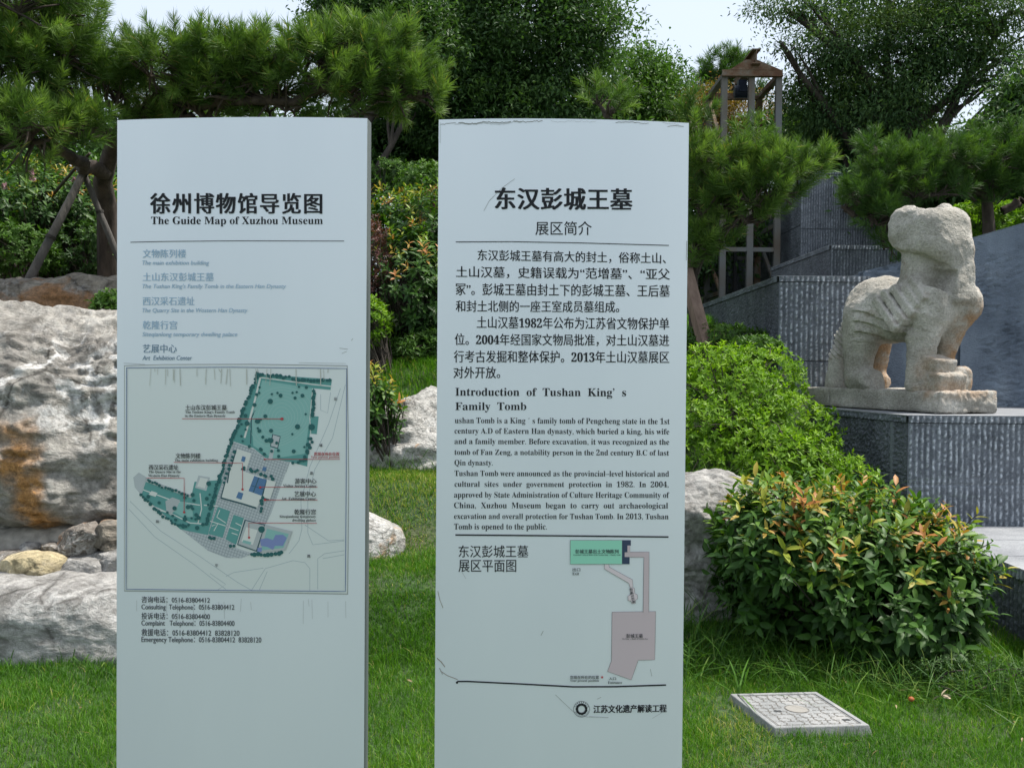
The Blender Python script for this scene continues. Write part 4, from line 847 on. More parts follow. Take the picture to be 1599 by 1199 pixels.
# ------------------------------------------------------------------ lawn
# manhole cover
MC = np.array([1.265, 4.36]); MR = R(5.6)
ct, stt = math.cos(MR), math.sin(MR)
mc = lambda x, y, z: (MC[0] + x * ct - y * stt - .115 * y, MC[1] + x * stt + y * ct, z)
t = thing("manhole_cover", "square light grey composite manhole cover raised in the lawn below the photinia shrub", "manhole cover", (MC[0], MC[1], 0))
m, nt, b = mat("grey_composite"); c = coords(nt); n1 = tex(nt, "noise", 9, c, Detail=6); n2 = tex(nt, "noise", 90, c, Detail=3)
nt.links.new(mixc(nt, .4, ramp(nt, n1.outputs["Fac"], [(.3, (.17, .178, .18)), (.6, (.25, .255, .255)), (.75, (.31, .30, .285))]), ramp(nt, n2.outputs["Fac"], [(.3, (.6, .6, .6)), (.7, (1.35, 1.35, 1.35))]), 'MULTIPLY'), b.inputs["Base Color"]); b.inputs["Roughness"].default_value = .8
bump(nt, b, n2.outputs["Fac"], .3, .004); M_COMP = m
M_GROOVE = flat("dirt_in_grooves", (.13, .12, .105), .9); M_MARK = flat("dark_mark", (.04, .045, .05), .7)
H, hw = .058, .205
def ring(o, i, z0, z1, mb):
    pass
mb = MB()
ov = [mc(sx * (hw + .022), sy * (hw + .03), -.03) for sx, sy in ((-1, -1), (1, -1), (1, 1), (-1, 1))]
tv = [mc(sx * hw, sy * (hw + .01), H) for sx, sy in ((-1, -1), (1, -1), (1, 1), (-1, 1))]
iv = [mc(sx * (hw - .022), sy * (hw - .012), H) for sx, sy in ((-1, -1), (1, -1), (1, 1), (-1, 1))]
dv = [mc(sx * (hw - .022), sy * (hw - .012), H - .02) for sx, sy in ((-1, -1), (1, -1), (1, 1), (-1, 1))]
mb.add(ov + tv + iv + dv, [(i, (i + 1) % 4, 4 + (i + 1) % 4, 4 + i) for i in range(4)] + [(4 + i, 4 + (i + 1) % 4, 8 + (i + 1) % 4, 8 + i) for i in range(4)] + [(8 + i, 8 + (i + 1) % 4, 12 + (i + 1) % 4, 12 + i) for i in range(4)])
fr = mb.build("frame", M_COMP, t); bv = fr.modifiers.new("bevel", 'BEVEL'); bv.width = .004; bv.segments = 2
mb = MB(); kx, ky = hw - .026, hw - .016
mb.add([mc(sx * kx, sy * ky, z) for z in (H - .03, H - .003) for sx, sy in ((-1, -1), (1, -1), (1, 1), (-1, 1))], [(4, 5, 6, 7), (0, 1, 5, 4), (1, 2, 6, 5), (2, 3, 7, 6), (3, 0, 4, 7)])
lid = mb.build("lid", M_COMP, t)
# puzzle grooves on the lid
mb = MB(); z = H - .0022; nq = 9; stp = 2 * kx / nq
def seg(x0, y0, x1, y1, w=.0030, mi=0, zz=0):
    d = np.array([x1 - x0, y1 - y0]); L = np.linalg.norm(d); d /= max(L, 1e-9); n_ = np.array([-d[1], d[0]]) * w / 2
    mb.add([mc(x0 - n_[0], y0 - n_[1], z + zz), mc(x1 - n_[0], y1 - n_[1], z + zz), mc(x1 + n_[0], y1 + n_[1], z + zz), mc(x0 + n_[0], y0 + n_[1], z + zz)], [(0, 1, 2, 3)], mi)
for i in range(nq + 1):
    for j in range(nq):
        if rng.random() < .12: continue
        x = -kx + .006 + i * (2 * kx - .012) / nq; y = -ky + j * 2 * ky / nq; o_ = .35 * stp * (1 if (i + j) % 2 else -1)
        if np.hypot(x, y + .5 * 2 * ky / nq) < .06: continue
        s = 2 * ky / nq
        if 0 < i < nq: seg(x, y, x, y + s * .4); seg(x, y + s * .4, x + o_ * .5, y + s * .4, zz=.0001); seg(x + o_ * .5, y + s * .4, x + o_ * .5, y + s * .75, zz=.0002); seg(x + o_ * .5, y + s * .75, x, y + s * .75, zz=.0001); seg(x, y + s * .75, x, y + s)
        else: seg(x, y, x, y + s)
        seg_y = -ky + .004 + i * (2 * ky - .008) / nq; xx = -kx + j * 2 * kx / nq
        if np.hypot(xx + .02, seg_y) < .06: continue
        seg(xx, seg_y, xx + stp * .45, seg_y, zz=.0003); seg(xx + stp * .6, seg_y, xx + stp, seg_y, zz=.0003)
for k in range(28):
    a0, a1 = k / 28 * 6.283, (k + 1) / 28 * 6.283
    for rr in (.050,): seg(rr * math.cos(a0), rr * math.sin(a0), rr * math.cos(a1), rr * math.sin(a1), .003, 0, .0004)
for (x, y) in ((-.105, -.02), (.135, -.145)):        # two small cast marks
    for dx in (0, .017): 
        for s in (-1, 1): seg(x + dx - .006, y + s * .008, x + dx + .006, y + s * .008, .0035, 1, .0006); seg(x + dx + s * .006, y - .008, x + dx + s * .006, y + .008, .0035, 1, .0007)
        seg(x + dx, y - .008, x + dx, y + .008, .003, 1, .0008)
g = mb.build("grooves", [M_GROOVE, M_MARK], t); g.parent = lid
mb = MB(); zz = H - .0012
mb.add([mc(.046 * math.cos(a), .046 * math.sin(a), zz) for a in np.linspace(0, 6.283, 28, endpoint=False)], [list(range(28))]); mb.build("emblem_disc", flat("worn_tan_disc", (.25, .24, .22), .85), t).parent = lid

# grass blades
M_GRASS = leafmat("lawn_grass_blade", [(0, (.036, .115, .008)), (.5, (.075, .190, .014)), (.85, (.145, .285, .026)), (.93, (.27, .32, .06)), (1, (.40, .34, .14))], rough=.5, spec=.2, trans=.38)
def inrock(x, y):
    r = np.zeros(len(x), bool)
    for cx, cy, rx, ry in ((-2.62, 5.40, 1.0, .40), (-3.05, 6.35, 1.35, .8), (-1.12, 6.24, .40, .26), (-.66, 7.8, .40, .42), (1.12, 6.08, .52, .38), (-2.7, 5.8, 1.05, .24)):
        r |= ((x - cx) / rx) ** 2 + ((y - cy) / ry) ** 2 < 1
    dx, dy = x - MC[0], y - MC[1]; lx = dx * ct + dy * stt + .115 * dy; ly = -dx * stt + dy * ct
    r |= (np.abs(lx) < hw + .012) & (np.abs(ly) < hw + .016)
    r |= (x > 2.80) & (y > 4.15); r |= (x > 2.4) & (y > 7)
    return r
def blades(x, y, h, wd, tone, lean=.5, seg3=False):
    n = len(x); z = terrain(x, y) - .006; P = np.stack([x, y, z], -1)
    a = rng.random(n) * 6.283; dr = np.stack([np.cos(a), np.sin(a), np.zeros(n)], -1); s = np.stack([-np.sin(a + rng.normal(size=n) * .8), np.cos(a + rng.normal(size=n) * .8), np.zeros(n)], -1)
    ln = (lean * rng.uniform(.1, 1.3, n))[:, None]; up = np.array([0, 0, 1.0]); hh = h[:, None]; w2 = wd[:, None] / 2
    def pt(u): return P + up * hh * (u - .22 * ln * u * u * 1.6) + dr * hh * ln * u ** 1.8
    if not seg3:
        V = np.stack([pt(0) - s * w2, pt(0) + s * w2, pt(.55) + s * w2 * .8, pt(.55) - s * w2 * .8, pt(1)], 1); i = np.arange(n)[:, None] * 5
        return V.reshape(-1, 3), [i + np.array([[0, 1, 2, 3]]), i + np.array([[3, 2, 4]])], np.repeat(tone, 5)
    us = (0, .3, .6, .85); L_ = []
    for k, u in enumerate(us): L_ += [pt(u) - s * w2 * (1 - .12 * k), pt(u) + s * w2 * (1 - .12 * k)]
    V = np.stack(L_ + [pt(1)], 1); i = np.arange(n)[:, None] * 9
    return V.reshape(-1, 3), [np.concatenate([i + np.array([[2 * k, 2 * k + 1, 2 * k + 3, 2 * k + 2]]) for k in range(3)]), i + np.array([[6, 7, 8]])], np.repeat(tone, 9)
def scatter(n, x0, x1, y0, y1): return rng.uniform(x0, x1, n), rng.uniform(y0, y1, n)
xs, ys = [], []
for n, bx in ((150000, (-2.9, 2.9, 3.5, 5.4)), (60000, (-1.6, .6, 5.0, 7.2)), (46000, (-1.6, .7, 7.0, 10.0)), (26000, (.6, 3, 5.2, 6.8)), (26000, (-6, 6, 2.9, 3.8)), (20000, (-6, 6, 3.6, 10)), (26000, (-2.6, -1.0, 6.2, 11.5)), (36000, (.5, 2.3, 6.6, 12)), (16000, (-1, .6, 9.8, 12.5))):
    a, b_ = scatter(n, *bx); xs.append(a); ys.append(b_)
x = np.concatenate(xs); y = np.concatenate(ys)
q = np.stack([x, y, x * 0], -1)
dry = noise(q * 1.5 + 40)
k = ~inrock(x, y) & (rng.random(len(x)) < np.clip(1.15 - .9 * np.clip(dry - .25, 0, 1), .2, 1)) & ~((x < -2.0) & (y > 6.2) & (y < 8.8))
x, y = x[k], y[k]; q = q[k]; dry = dry[k]
# worn straw patch round the low pale rock and the cover
strw = np.maximum(np.exp(-(((x + .62) / .35) ** 2 + ((y - 6.75) / .55) ** 2)), .9 * np.exp(-(((x - .98) / .13) ** 2 + ((y - 4.25) / .25) ** 2)))
tn = np.clip(.42 + .22 * fbm(q * 1.2, 3) + .16 * noise(q * 7) + rng.normal(size=len(x)) * .16 - .0, 0, .88)
tn = np.where(rng.random(len(x)) < .03 + .5 * strw + .10 * np.clip(dry, 0, 1), rng.uniform(.88, 1, len(x)), tn)
hgt = (.055 + .022 * noise(q * 2.3 + 9) + .016 * noise(q * 9)) * rng.uniform(.6, 1.35, len(x)) * (1 - .35 * strw)
hgt = np.where(y > 8.2, hgt * 1.9, hgt)
V, F, tt = blades(x, y, np.clip(hgt, .02, .2), .0026 * rng.uniform(.7, 1.4, len(x)) * np.clip(y / 4.6, 1, 1.8), tn, .75)
kind(mk("lawn_grass", V, F, M_GRASS, tone=tt), "stuff")
# long grass and weeds round the shrub, the rocks and the ledge
xs, ys, hs = [], [], []
for n, cx, cy, sx, sy, h in ((620, 1.35, 4.98, .45, .14, .19), (520, 2.1, 4.68, .38, .12, .17), (460, 2.55, 4.55, .25, .16, .20), (220, 1.0, 5.35, .18, .12, .26), (300, -.7, 7.2, .35, .10, .16), (160, -1.15, 5.92, .3, .05, .12), (500, 1.5, 6.55, .5, .15, .22), (300, 2.0, 6.9, .3, .2, .3), (300, 1.15, 7.0, .2, .3, .25), (130, 2.6, 7.5, .1, .5, .2), (420, -2.5, 4.90, .9, .06, .09)):
    xs.append(rng.normal(cx, sx, n)); ys.append(rng.normal(cy, sy, n)); hs.append(h * rng.uniform(.5, 1.35, n))
x, y, h = map(np.concatenate, (xs, ys, hs)); k = ~inrock(x, y); x, y, h = x[k], y[k], h[k]
V, F, tt = blades(x, y, h * 1.15, .0055 * rng.uniform(.6, 1.3, len(x)), rng.random(len(x)) ** 1.8, 1.5, True)
kind(mk("long_grass", V, F, M_WEED, tone=tt), "stuff")
# arching single grass plants
for i, (gx_, gy_, lab) in enumerate(((1.06, 4.62, "arching broad grass blades growing behind the manhole cover's far left corner"), (.98, 5.0, "tall arching grass clump in front of the grey boulder by the intro sign"))):
    t = thing("grass_plant", lab, "grass plant", gnd(gx_, gy_)); n = 7 + 8 * i
    V, F, tt = blades(rng.normal(gx_, .02 + .05 * i, n), rng.normal(gy_, .02, n), rng.uniform(.16, .26, n) + .1 * i, np.full(n, .010), rng.uniform(.5, .8, n), 1.6, True)
    mk("blades", V, F, M_WEED, t, tone=tt)
azalea("low broad leaved weed at the foot of the low stone ledge", gnd(2.62, 4.35), [((2.65, 4.38, .05), (.16, .14, .07))], 40, .055, M_LMID, seed=14, name="weed_plant", cat="weed")
azalea("grey green seedy weed patch under the photinia shrub's right side", gnd(2.15, 4.72), [((2.2, 4.75, .10), (.34, .12, .09))], 260, .018, M_LDARK, seed=15, name="weed_plant", cat="weed")
p = at(1423, 1091, 4.45); V, F = ico(3); d = V * .013 * (1 + .08 * noise(V * 2))[:, None] * np.array([1, 1, .85])
tag(mk("fallen_fruit", d + p, F, flat("orange_fruit", (.34, .10, .03), .5), smooth=True, loc=p), "small orange fallen fruit lying in the long grass under the photinia", "fruit")
p = at(1470, 1086, 4.5); n = 5; D = rdir(n); V, F, kk = leaf_full(np.repeat(p[None], n, 0), norm(D * (1, 1, .4)), norm(rdir(n) + (0, 0, 1)), np.full(n, .045), np.full(n, .02))
tag(mk("dry_leaf", V, F, flat("dry_leaf", (.42, .34, .24), .8), loc=p), "pale dry curled leaves lying right of the orange fallen fruit", "dry leaf")
# ------------------------------------------------------------------ signs
m, nt, b = mat("white_sign_paint"); c = coords(nt)
n1 = tex(nt, "noise", 2.2, coords(nt, (1, 1, .35)), Detail=5); n2 = tex(nt, "noise", 300, c, Detail=2)
nt.links.new(ramp(nt, n1.outputs["Fac"], [(.3, (.79, .825, .875)), (.6, (.84, .87, .915))]), b.inputs["Base Color"])
b.inputs["Roughness"].default_value = .42; b.inputs["Specular IOR Level"].default_value = .5; b.inputs["Metallic"].default_value = .36
bump(nt, b, n2.outputs["Fac"], .03, .001); M_SIGN = m
M_SIGNSIDE = flat("grey_sign_edge", (.13, .15, .15), .5)
M_INK = flat("black_ink", (.012, .013, .017), .55); M_INK2 = flat("grey_ink", (.05, .055, .065), .6)
M_FADE = flat("faded_blue_ink", (.38, .54, .70), .5); M_FADE2 = flat("slate_blue_ink", (.17, .27, .38), .5)
M_REDINK = flat("red_ink", (.50, .06, .07), .5)
class Sign:
    def __init__(s, pxc, pyt, Y, yaw, hw, sag, thick):
        s.c = at(pxc, pyt, Y); s.zt = s.c[2]; a = R(yaw); s.u = np.array([math.cos(a), -math.sin(a), 0]); s.n = np.array([-math.sin(a), -math.cos(a), 0]); s.hw, s.sag, s.th = hw, sag, thick
        s.c = np.array([s.c[0], s.c[1], 0])
    def surf(s, u, z, off): 
        u = np.asarray(u, float); return s.c + s.u * u[..., None] + s.n * (off - s.sag * (u / s.hw) ** 2)[..., None] + np.array([0, 0, 1.0]) * np.asarray(z, float)[..., None]
    def px(s, px, py, off=.0008):       # point on the curved face for a photograph pixel
        d = ray(px, py); u = np.zeros(d.shape[:-1]); e = np.array([0, 0, EYE])
        for _ in range(6):
            w0 = -s.sag * (u / s.hw) ** 2; k = ((s.c - e) @ s.n + w0) / (d @ s.n); P = e + d * k[..., None]; u = (P - s.c) @ s.u
        return s.surf(u, P[..., 2], np.full(u.shape, 1.0) * off)
def sign_body(t, S):
    uu = np.linspace(-S.hw, S.hw, 81); fr = S.surf(uu, np.zeros(81), np.zeros(81)); bk = S.c + S.u * uu[::-1, None] + S.n * (-S.sag * 2 - S.th + S.sag * (uu[::-1, None] / S.hw) ** 2)
    ring = np.concatenate([fr, bk]); n = len(ring)
    zs = np.array([-.3, .3, 1.0, 1.7, S.zt]); V = np.concatenate([ring + np.array([0, 0, z]) for z in zs])
    F = np.array([(k * n + i, k * n + (i + 1) % n, (k + 1) * n + (i + 1) % n, (k + 1) * n + i) for k in range(len(zs) - 1) for i in range(n)])
    fq = [F]; cap = np.array([[(len(zs) - 1) * n + i, (len(zs) - 1) * n + i + 1, (len(zs) - 1) * n + n - 2 - i, (len(zs) - 1) * n + n - 1 - i] for i in range(80)])
    side = np.array([1 if i in (80, 161) else 0 for k in range(len(zs) - 1) for i in range(n)])
    o = mk("panel_body", V, np.concatenate([F, cap]), [M_SIGN, M_SIGNSIDE], t, mi=np.concatenate([side, np.zeros(len(cap), int)]))
    return o
def bold(s_):
    o = ''
    for ch in s_:
        if 'A' <= ch <= 'Z': o += chr(0x1D400 + ord(ch) - 65)
        elif 'a' <= ch <= 'z': o += chr(0x1D41A + ord(ch) - 97)
        elif '0' <= ch <= '9': o += chr(0x1D7CE + ord(ch) - 48)
        else: o += ch
    return o
_jobs = []
def text(parent, name, m_, S, s_, xl, xr, yt, yb, tilt=0, style='sans', smear=0, vs=0, off=.0010, shear=0, rot=None, space=1.0):
    cu = bpy.data.curves.new("t", 'FONT'); cu.body = bold(s_) if style in ('serif', 'serifthin') else s_; cu.size = 1; cu.shear = shear; cu.space_character = space
    cu.resolution_u = 3
    if style == 'serifthin': cu.offset = -.0032
    if style == 'heavy': cu.offset = .006
    o = bpy.data.objects.new("t", cu); COL.objects.link(o)
    _jobs.append((o, parent, name, m_, S, xl, xr, yt, yb, tilt, smear, vs, off, rot))
def flush_text():
    bpy.context.view_layer.update(); dg = bpy.context.evaluated_depsgraph_get(); acc = {}
    for (o, parent, name, m_, S, xl, xr, yt, yb, tilt, smear, vs, off, rot) in _jobs:
        me = o.evaluated_get(dg).to_mesh(); V = np.array([v.co[:2] for v in me.vertices]); F = []
        me.calc_loop_triangles(); F = np.array([t_.vertices[:] for t_ in me.loop_triangles])
        lo, hi = V.min(0), V.max(0); U = (V - lo) / (hi - lo)
        em = (xr - xl) / (hi[0] - lo[0]); sh = [0.0] if not smear else list(np.linspace(-smear, smear, 5))
        sv = [0.0] if not vs else [-vs, vs]
        pad = (max(sh) if smear else 0) * em; padv = (vs or 0) * em
        k = 0
        for a in sh:
            for b_ in sv:
                X = xl + pad + U[:, 0] * (xr - xl - 2 * pad) + a * em; fx = (X - xl) / (xr - xl) - .5
                Y = yb - padv - U[:, 1] * (yb - yt - 2 * padv) + b_ * em + tilt * fx
                if rot is not None:
                    cx, cy = (xl + xr) / 2, (yt + yb) / 2; ca, sa = math.cos(rot), math.sin(rot); X, Y = cx + (X - cx) * ca - (Y - cy) * sa, cy + (X - cx) * sa + (Y - cy) * ca
                W = S.px(X, Y, off + .00006 * k); k += 1
                key = (parent.name, name, m_.name, id(o)); e = acc.setdefault(key, [parent, name, m_, [], [], 0])
                e[3].append(W); e[4].append(F[:, ::1] + e[5]); e[5] += len(W)
        o.evaluated_get(dg).to_mesh_clear()
    for (o, *_) in _jobs: cu = o.data; bpy.data.objects.remove(o); bpy.data.curves.remove(cu)
    _jobs.clear(); res = {}
    for key, (parent, name, m_, Vs, Fs, _) in acc.items(): res[key[1]] = mk(name, np.concatenate(Vs), np.concatenate(Fs), m_, parent)
    return res
class Draw:
    """flat ink drawn on a sign face, in photograph pixels through an affine of the zoomed view"""
    def __init__(s, S, ox=0, oy=0, sc=1.0): s.S, s.ox, s.oy, s.sc = S, ox, oy, sc; s.V = []; s.F = {}; s.n = 0; s.k = 0; s.mats = []; s.base = .0012; s.lay = 0
    def _px(s, p): p = np.asarray(p, float); return p[:, 0] / s.sc + s.ox, p[:, 1] / s.sc + s.oy
    def mi(s, m_):
        if m_ not in s.mats: s.mats.append(m_)
        return s.mats.index(m_)
    def put(s, P, Fs, m_):
        P = [tuple(p) for p in np.asarray(P, float)]; out = []; st_ = []; lim = 9 * s.sc
        for f in Fs: st_ += [tuple(f)] if len(f) <= 4 and max(P[i][0] for i in f) - min(P[i][0] for i in f) <= lim else [(f[0], f[k], f[k + 1]) for k in range(1, len(f) - 1)]
        while st_:
            f = st_.pop(); xs_ = [P[i][0] for i in f]
            if max(xs_) - min(xs_) <= lim or len(f) == 4: out.append(f); continue
            e = max(((0, 1, 2), (1, 2, 0), (2, 0, 1)), key=lambda q: abs(P[f[q[0]]][0] - P[f[q[1]]][0])); a, b_, c_ = (f[i] for i in e)
            P.append(((P[a][0] + P[b_][0]) / 2, (P[a][1] + P[b_][1]) / 2)); m2 = len(P) - 1; st_ += [(a, m2, c_), (m2, b_, c_)]
        Fs = out
        x, y = s._px(P); s.k += 1; W = s.S.px(x, y, s.base + s.lay * .00010 + (s.k % 20) * .000004)
        s.V.append(W)
        for f in Fs: s.F.setdefault(len(f), []).append(([i + s.n for i in f], s.mi(m_)))
        s.n += len(W)
    def poly(s, P, m_, sub=True):
        from mathutils.geometry import tessellate_polygon
        P = [tuple(p) for p in P]
        if sub:
            Q = []
            for a, b_ in zip(P, P[1:] + P[:1]):
                L = math.dist(a, b_) / s.sc; n = max(1, int(L / 25)); Q += [(a[0] + (b_[0] - a[0]) * i / n, a[1] + (b_[1] - a[1]) * i / n) for i in range(n)]
            P = Q
        tri = tessellate_polygon([[Vector((p[0], p[1], 0)) for p in P]]); A = np.array(P)
        tri = [t_ if np.cross(A[t_[1]] - A[t_[0]], A[t_[2]] - A[t_[0]]) < 0 else t_[::-1] for t_ in tri]
        s.put(P, tri, m_)
    def line(s, P, w_, m_, closed=False):
        P = np.array(P, float); 
        if closed: P = np.concatenate([P, P[:1]])
        Q = [P[0]]
        for a, b_ in zip(P[:-1], P[1:]):
            n = max(1, int(np.linalg.norm(b_ - a) / s.sc / 15)); Q += [a + (b_ - a) * i / n for i in range(1, n + 1)]
        Q = np.array(Q); T = norm(np.gradient(Q, axis=0)); N = np.stack([T[:, 1], -T[:, 0]], 1) * (np.asarray(w_) * np.ones(len(Q)))[:, None] * s.sc / 2
        V = np.concatenate([Q + N, Q - N]); n = len(Q); s.put(V, [(i, n + i, n + i + 1, i + 1) for i in range(n - 1)], m_)
    def disc(s, c, r, m_, n=12, ry=None):
        a = np.linspace(0, 6.2832, n, endpoint=False); s.put(np.stack([c[0] + r * np.cos(a), c[1] - (ry or r) * np.sin(a)], 1), [tuple(range(n))], m_)
    def ell(s, c, rx, ry, w_, m_, rot=0, n=40, jit=0):
        a = np.linspace(0, 6.2832, n, endpoint=False); q = 1 + jit * np.sin(3 * a + rot * 5) ; x = rx * q * np.cos(a); y = ry * q * np.sin(a)
        s.line(np.stack([c[0] + x * math.cos(rot) - y * math.sin(rot), c[1] + x * math.sin(rot) + y * math.cos(rot)], 1), w_, m_, True)
    def build(s, name, parent):
        ks = list(s.F); return mk(name, np.concatenate(s.V), [np.array([f for f, _ in s.F[k]]) for k in ks], s.mats, parent, mi=np.concatenate([[m_ for _, m_ in s.F[k]] for k in ks]))

# ---- guide map sign
S1 = Sign(372.4, 183.3, 2.60, 3.6, .3342, .022, .050)
t1 = thing("guide_sign", "tall white curved sign panel carrying the coloured guide map and telephone numbers", "sign", S1.c)
sign_body(t1, S1)
z1 = lambda zx, zy: (180 + zx / 2.998, 170 + zy / 2.998)
def T1(name, m_, s_, x0, x1_, y0, y1, **k): (xl, yt), (xr, yb) = z1(x0, y0), z1(x1_, y1); text(t1, name, m_, S1, s_, xl, xr, yt, yb, **k)
T1("title_lettering", M_INK, "徐州博物馆导览图", 163, 970, 395, 492, smear=.030, vs=.008, space=1.13)
T1("subtitle_lettering", M_INK, "The Guide Map of Xuzhou Museum", 168, 972, 505, 551, style='serif')
D = Draw(S1); D.line([(204, 378.4), (260, 377.2), (370, 376.2), (537.5, 376.6)], 1.0, M_INK); D.build("rule_line", t1)
for a, b_, x1_, x2_, y0, m_ in (("文物陈列楼", "The main exhibition building", 332, 440, 658, M_FADE), ("土山东汉彭城王墓", "The Tushan King's Family Tomb in the Eastern Han Dynasty", 462, 800, 767, M_FADE), ("西汉采石遗址", "The Quarry Site in the Wostern Han Dynasty", 372, 620, 880, M_FADE), ("乾隆行宫", "Siteqianlong temporary dwelling palace", 290, 572, 992, M_FADE), ("艺展中心", "Art  Exhibition Center", 288, 360, 1102, M_FADE2)):
    T1("list_lettering" if m_ is M_FADE else "dark_list_lettering", m_, a, 129, x1_, y0, y0 + 40, smear=.008)
    T1("list_lettering" if m_ is M_FADE else "dark_list_lettering", m_, b_, 127, x2_, y0 + 53, y0 + 53 + (26 if m_ is M_FADE else 21), shear=.22, smear=.006)
z3 = lambda zx, zy: (180 + zx / 3.075, 900 + zy / 3.075)
for s_, x1_, y0, y1 in (("咨询电话：0516-83804412", 455, 95, 126), ("Consulting  Telephone：0516-83804412", 572, 133, 165), ("投诉电话：0516-83804400", 455, 173, 205), ("Complaint   Telephone：0516-83804400", 573, 210, 243), ("救援电话：0516-83804412  83828120", 597, 251, 285), ("Emergency Telephone：0516-83804412  83828120", 702, 289, 322)):
    (xl, yt), (xr, yb) = z3(126, y0), z3(x1_, y1); text(t1, "telephone_lettering", M_INK2, S1, s_, xl, xr, yt, yb, tilt=.8, smear=.012)
# map sheet
Z = dict(ox=180, oy=560, sc=3.2405)
M_SHEET = flat("map_sheet_paper", (.76, .79, .785), .42, .5, .32); M_FRAME = flat("map_frame_blue", (.05, .11, .30), .5); M_SEAM = flat("sheet_edge_shade", (.36, .37, .36), .6)
D = Draw(S1, **Z); D.base = .0006; D.lay = 0
D.poly([(45, 34), (250, 28), (700, 26), (1176, 34), (1184, 600), (1178, 1192), (700, 1184), (45, 1176)], M_SEAM); D.base = .0009
D.poly([(48, 38), (250, 32), (700, 31), (1172, 39), (1180, 600), (1174, 1187), (700, 1179), (48, 1171)], M_SHEET)
sheet = D.build("map_sheet", t1)
c_teal = flat("map_teal", (.12, .33, .31), .5); c_teal2 = flat("map_light_teal", (.26, .49, .455), .5); c_ring = flat("map_contour", (.34, .53, .50), .5); c_tree = flat("map_tree_green", (.028, .125, .125), .5)
c_tile = flat("map_paving", (.50, .53, .54), .5); c_grid = flat("map_paving_grid", (.24, .28, .31), .5); c_cream = flat("map_building", (.70, .71, .67), .5); c_blue = flat("map_blue_roof", (.10, .20, .36), .5); c_shadow = flat("map_building_edge", (.04, .10, .12), .5)
c_lav = flat("map_pond", (.22, .27, .50), .5); c_road = flat("map_road_line", (.44, .50, .53), .5); c_grey = flat("map_grey", (.46, .49, .49), .5)
D = Draw(S1, **Z); D.base = .0011
D.lay = 0
for L in ([(1165, 130), (1100, 400), (1010, 560), (975, 700), (975, 880), (1000, 940), (1160, 920)], [(1140, 150), (1080, 330), (985, 545), (940, 720), (945, 860), (930, 920), (880, 985)], [(75, 720), (230, 870), (430, 1000), (620, 1130), (690, 1170)], [(70, 760), (200, 900), (400, 1040), (560, 1165)], [(690, 1170), (760, 1060), (900, 1020), (960, 1030), (985, 1060), (985, 1172)], [(1025, 1165), (1025, 1010), (1060, 985), (1160, 970)], [(560, 1100), (600, 1080), (750, 1058)], [(480, 1085), (560, 1140), (520, 1168)], [(770, 1075), (730, 1168)], [(1040, 180), (1040, 260), (1075, 275), (1090, 170)], [(1050, 1010), (1160, 990)], [(960, 840), (1080, 920), (1160, 915)]):
    D.line(L, .8, c_road)
pv = [(600, 420), (700, 455), (760, 500), (885, 520), (840, 640), (790, 780), (762, 838), (650, 812), (596, 950), (700, 985), (640, 1008), (560, 1006), (470, 970), (400, 915), (330, 860), (440, 885), (520, 640)]
D.lay = 1
D.poly(pv, c_tile)
D.poly([(120, 575), (160, 600), (132, 690), (100, 650), (92, 600)], c_tile)
def inpoly(p, Q):
    x, y = p; r = False
    for (x1_, y1), (x2_, y2) in zip(Q, Q[1:] + Q[:1]):
        if (y1 > y) != (y2 > y) and x < (x2_ - x1_) * (y - y1) / (y2 - y1) + x1_: r = not r
    return r
D.lay = 2
for ang in (.33, .33 + math.pi / 2):                       # paving grid clipped to the paved area
    d = np.array([math.cos(ang), math.sin(ang)]); nn = np.array([-d[1], d[0]])
    for k in range(-40, 41):
        o_ = np.array([600, 720]) + nn * k * 14.5; run = None
        for s in range(-60, 61):
            p = o_ + d * s * 8
            if inpoly(p, pv):
                if run is None: run = p
                last = p
            elif run is not None:
                if np.linalg.norm(last - run) > 6: D.line([run, last], .62, c_grid)
                run = None
park = [(722, 78), (1097, 104), (1090, 158), (1006, 150), (1018, 178), (992, 290), (1030, 292), (1020, 382), (985, 378), (972, 545), (880, 520), (760, 500), (700, 452), (600, 418), (560, 520), (470, 890), (438, 885), (540, 560), (600, 380)]
D.lay = 3
D.poly(park, c_teal)
D.lay = 4
D.poly([(745, 110), (1000, 150), (985, 300), (960, 480), (800, 505), (700, 440), (690, 300)], c_teal2)
D.lay = 5
for k in range(9): D.ell((845 - k * 1.5, 300 - k), 20 + 15 * k, 16 + 19 * k, .75, c_ring, .15 + .1 * k, jit=.035)
D.line([(735, 95), (700, 240), (655, 400)], 3.0, c_cream); D.line([(735, 95), (1000, 130), (1095, 140)], 1.8, c_cream); D.line([(710, 260), (690, 300), (686, 430)], 1.6, c_shadow); D.line([(1000, 150), (985, 300), (990, 380)], 1.2, c_cream)
D.lay = 6
D.poly([(796, 380), (838, 392), (824, 456), (784, 444)], c_shadow); D.lay = 7; D.poly([(800, 385), (834, 395), (821, 450), (788, 440)], c_tile); D.poly([(788, 450), (806, 454), (796, 510), (776, 505)], c_tile)
D.lay = 3.5
D.poly([(160, 608), (385, 700), (402, 622), (545, 612), (500, 740), (440, 885), (330, 862), (300, 835), (134, 688)], c_teal)
D.lay = 4.5
D.poly([(422, 590), (480, 600), (462, 668), (405, 652)], c_tile); D.lay = 5.5; D.poly([(432, 600), (470, 608), (455, 655), (415, 645)], c_cream)
D.poly([(155, 606), (390, 690), (384, 704), (150, 620)], c_grey)
for L in ([(142, 662), (300, 720), (430, 740)], [(200, 760), (280, 780), (380, 830), (450, 835)], [(430, 680), (438, 760), (420, 830)], [(180, 740), (260, 775)], [(450, 740), (520, 745)]): D.line(L, 1.6, c_cream)
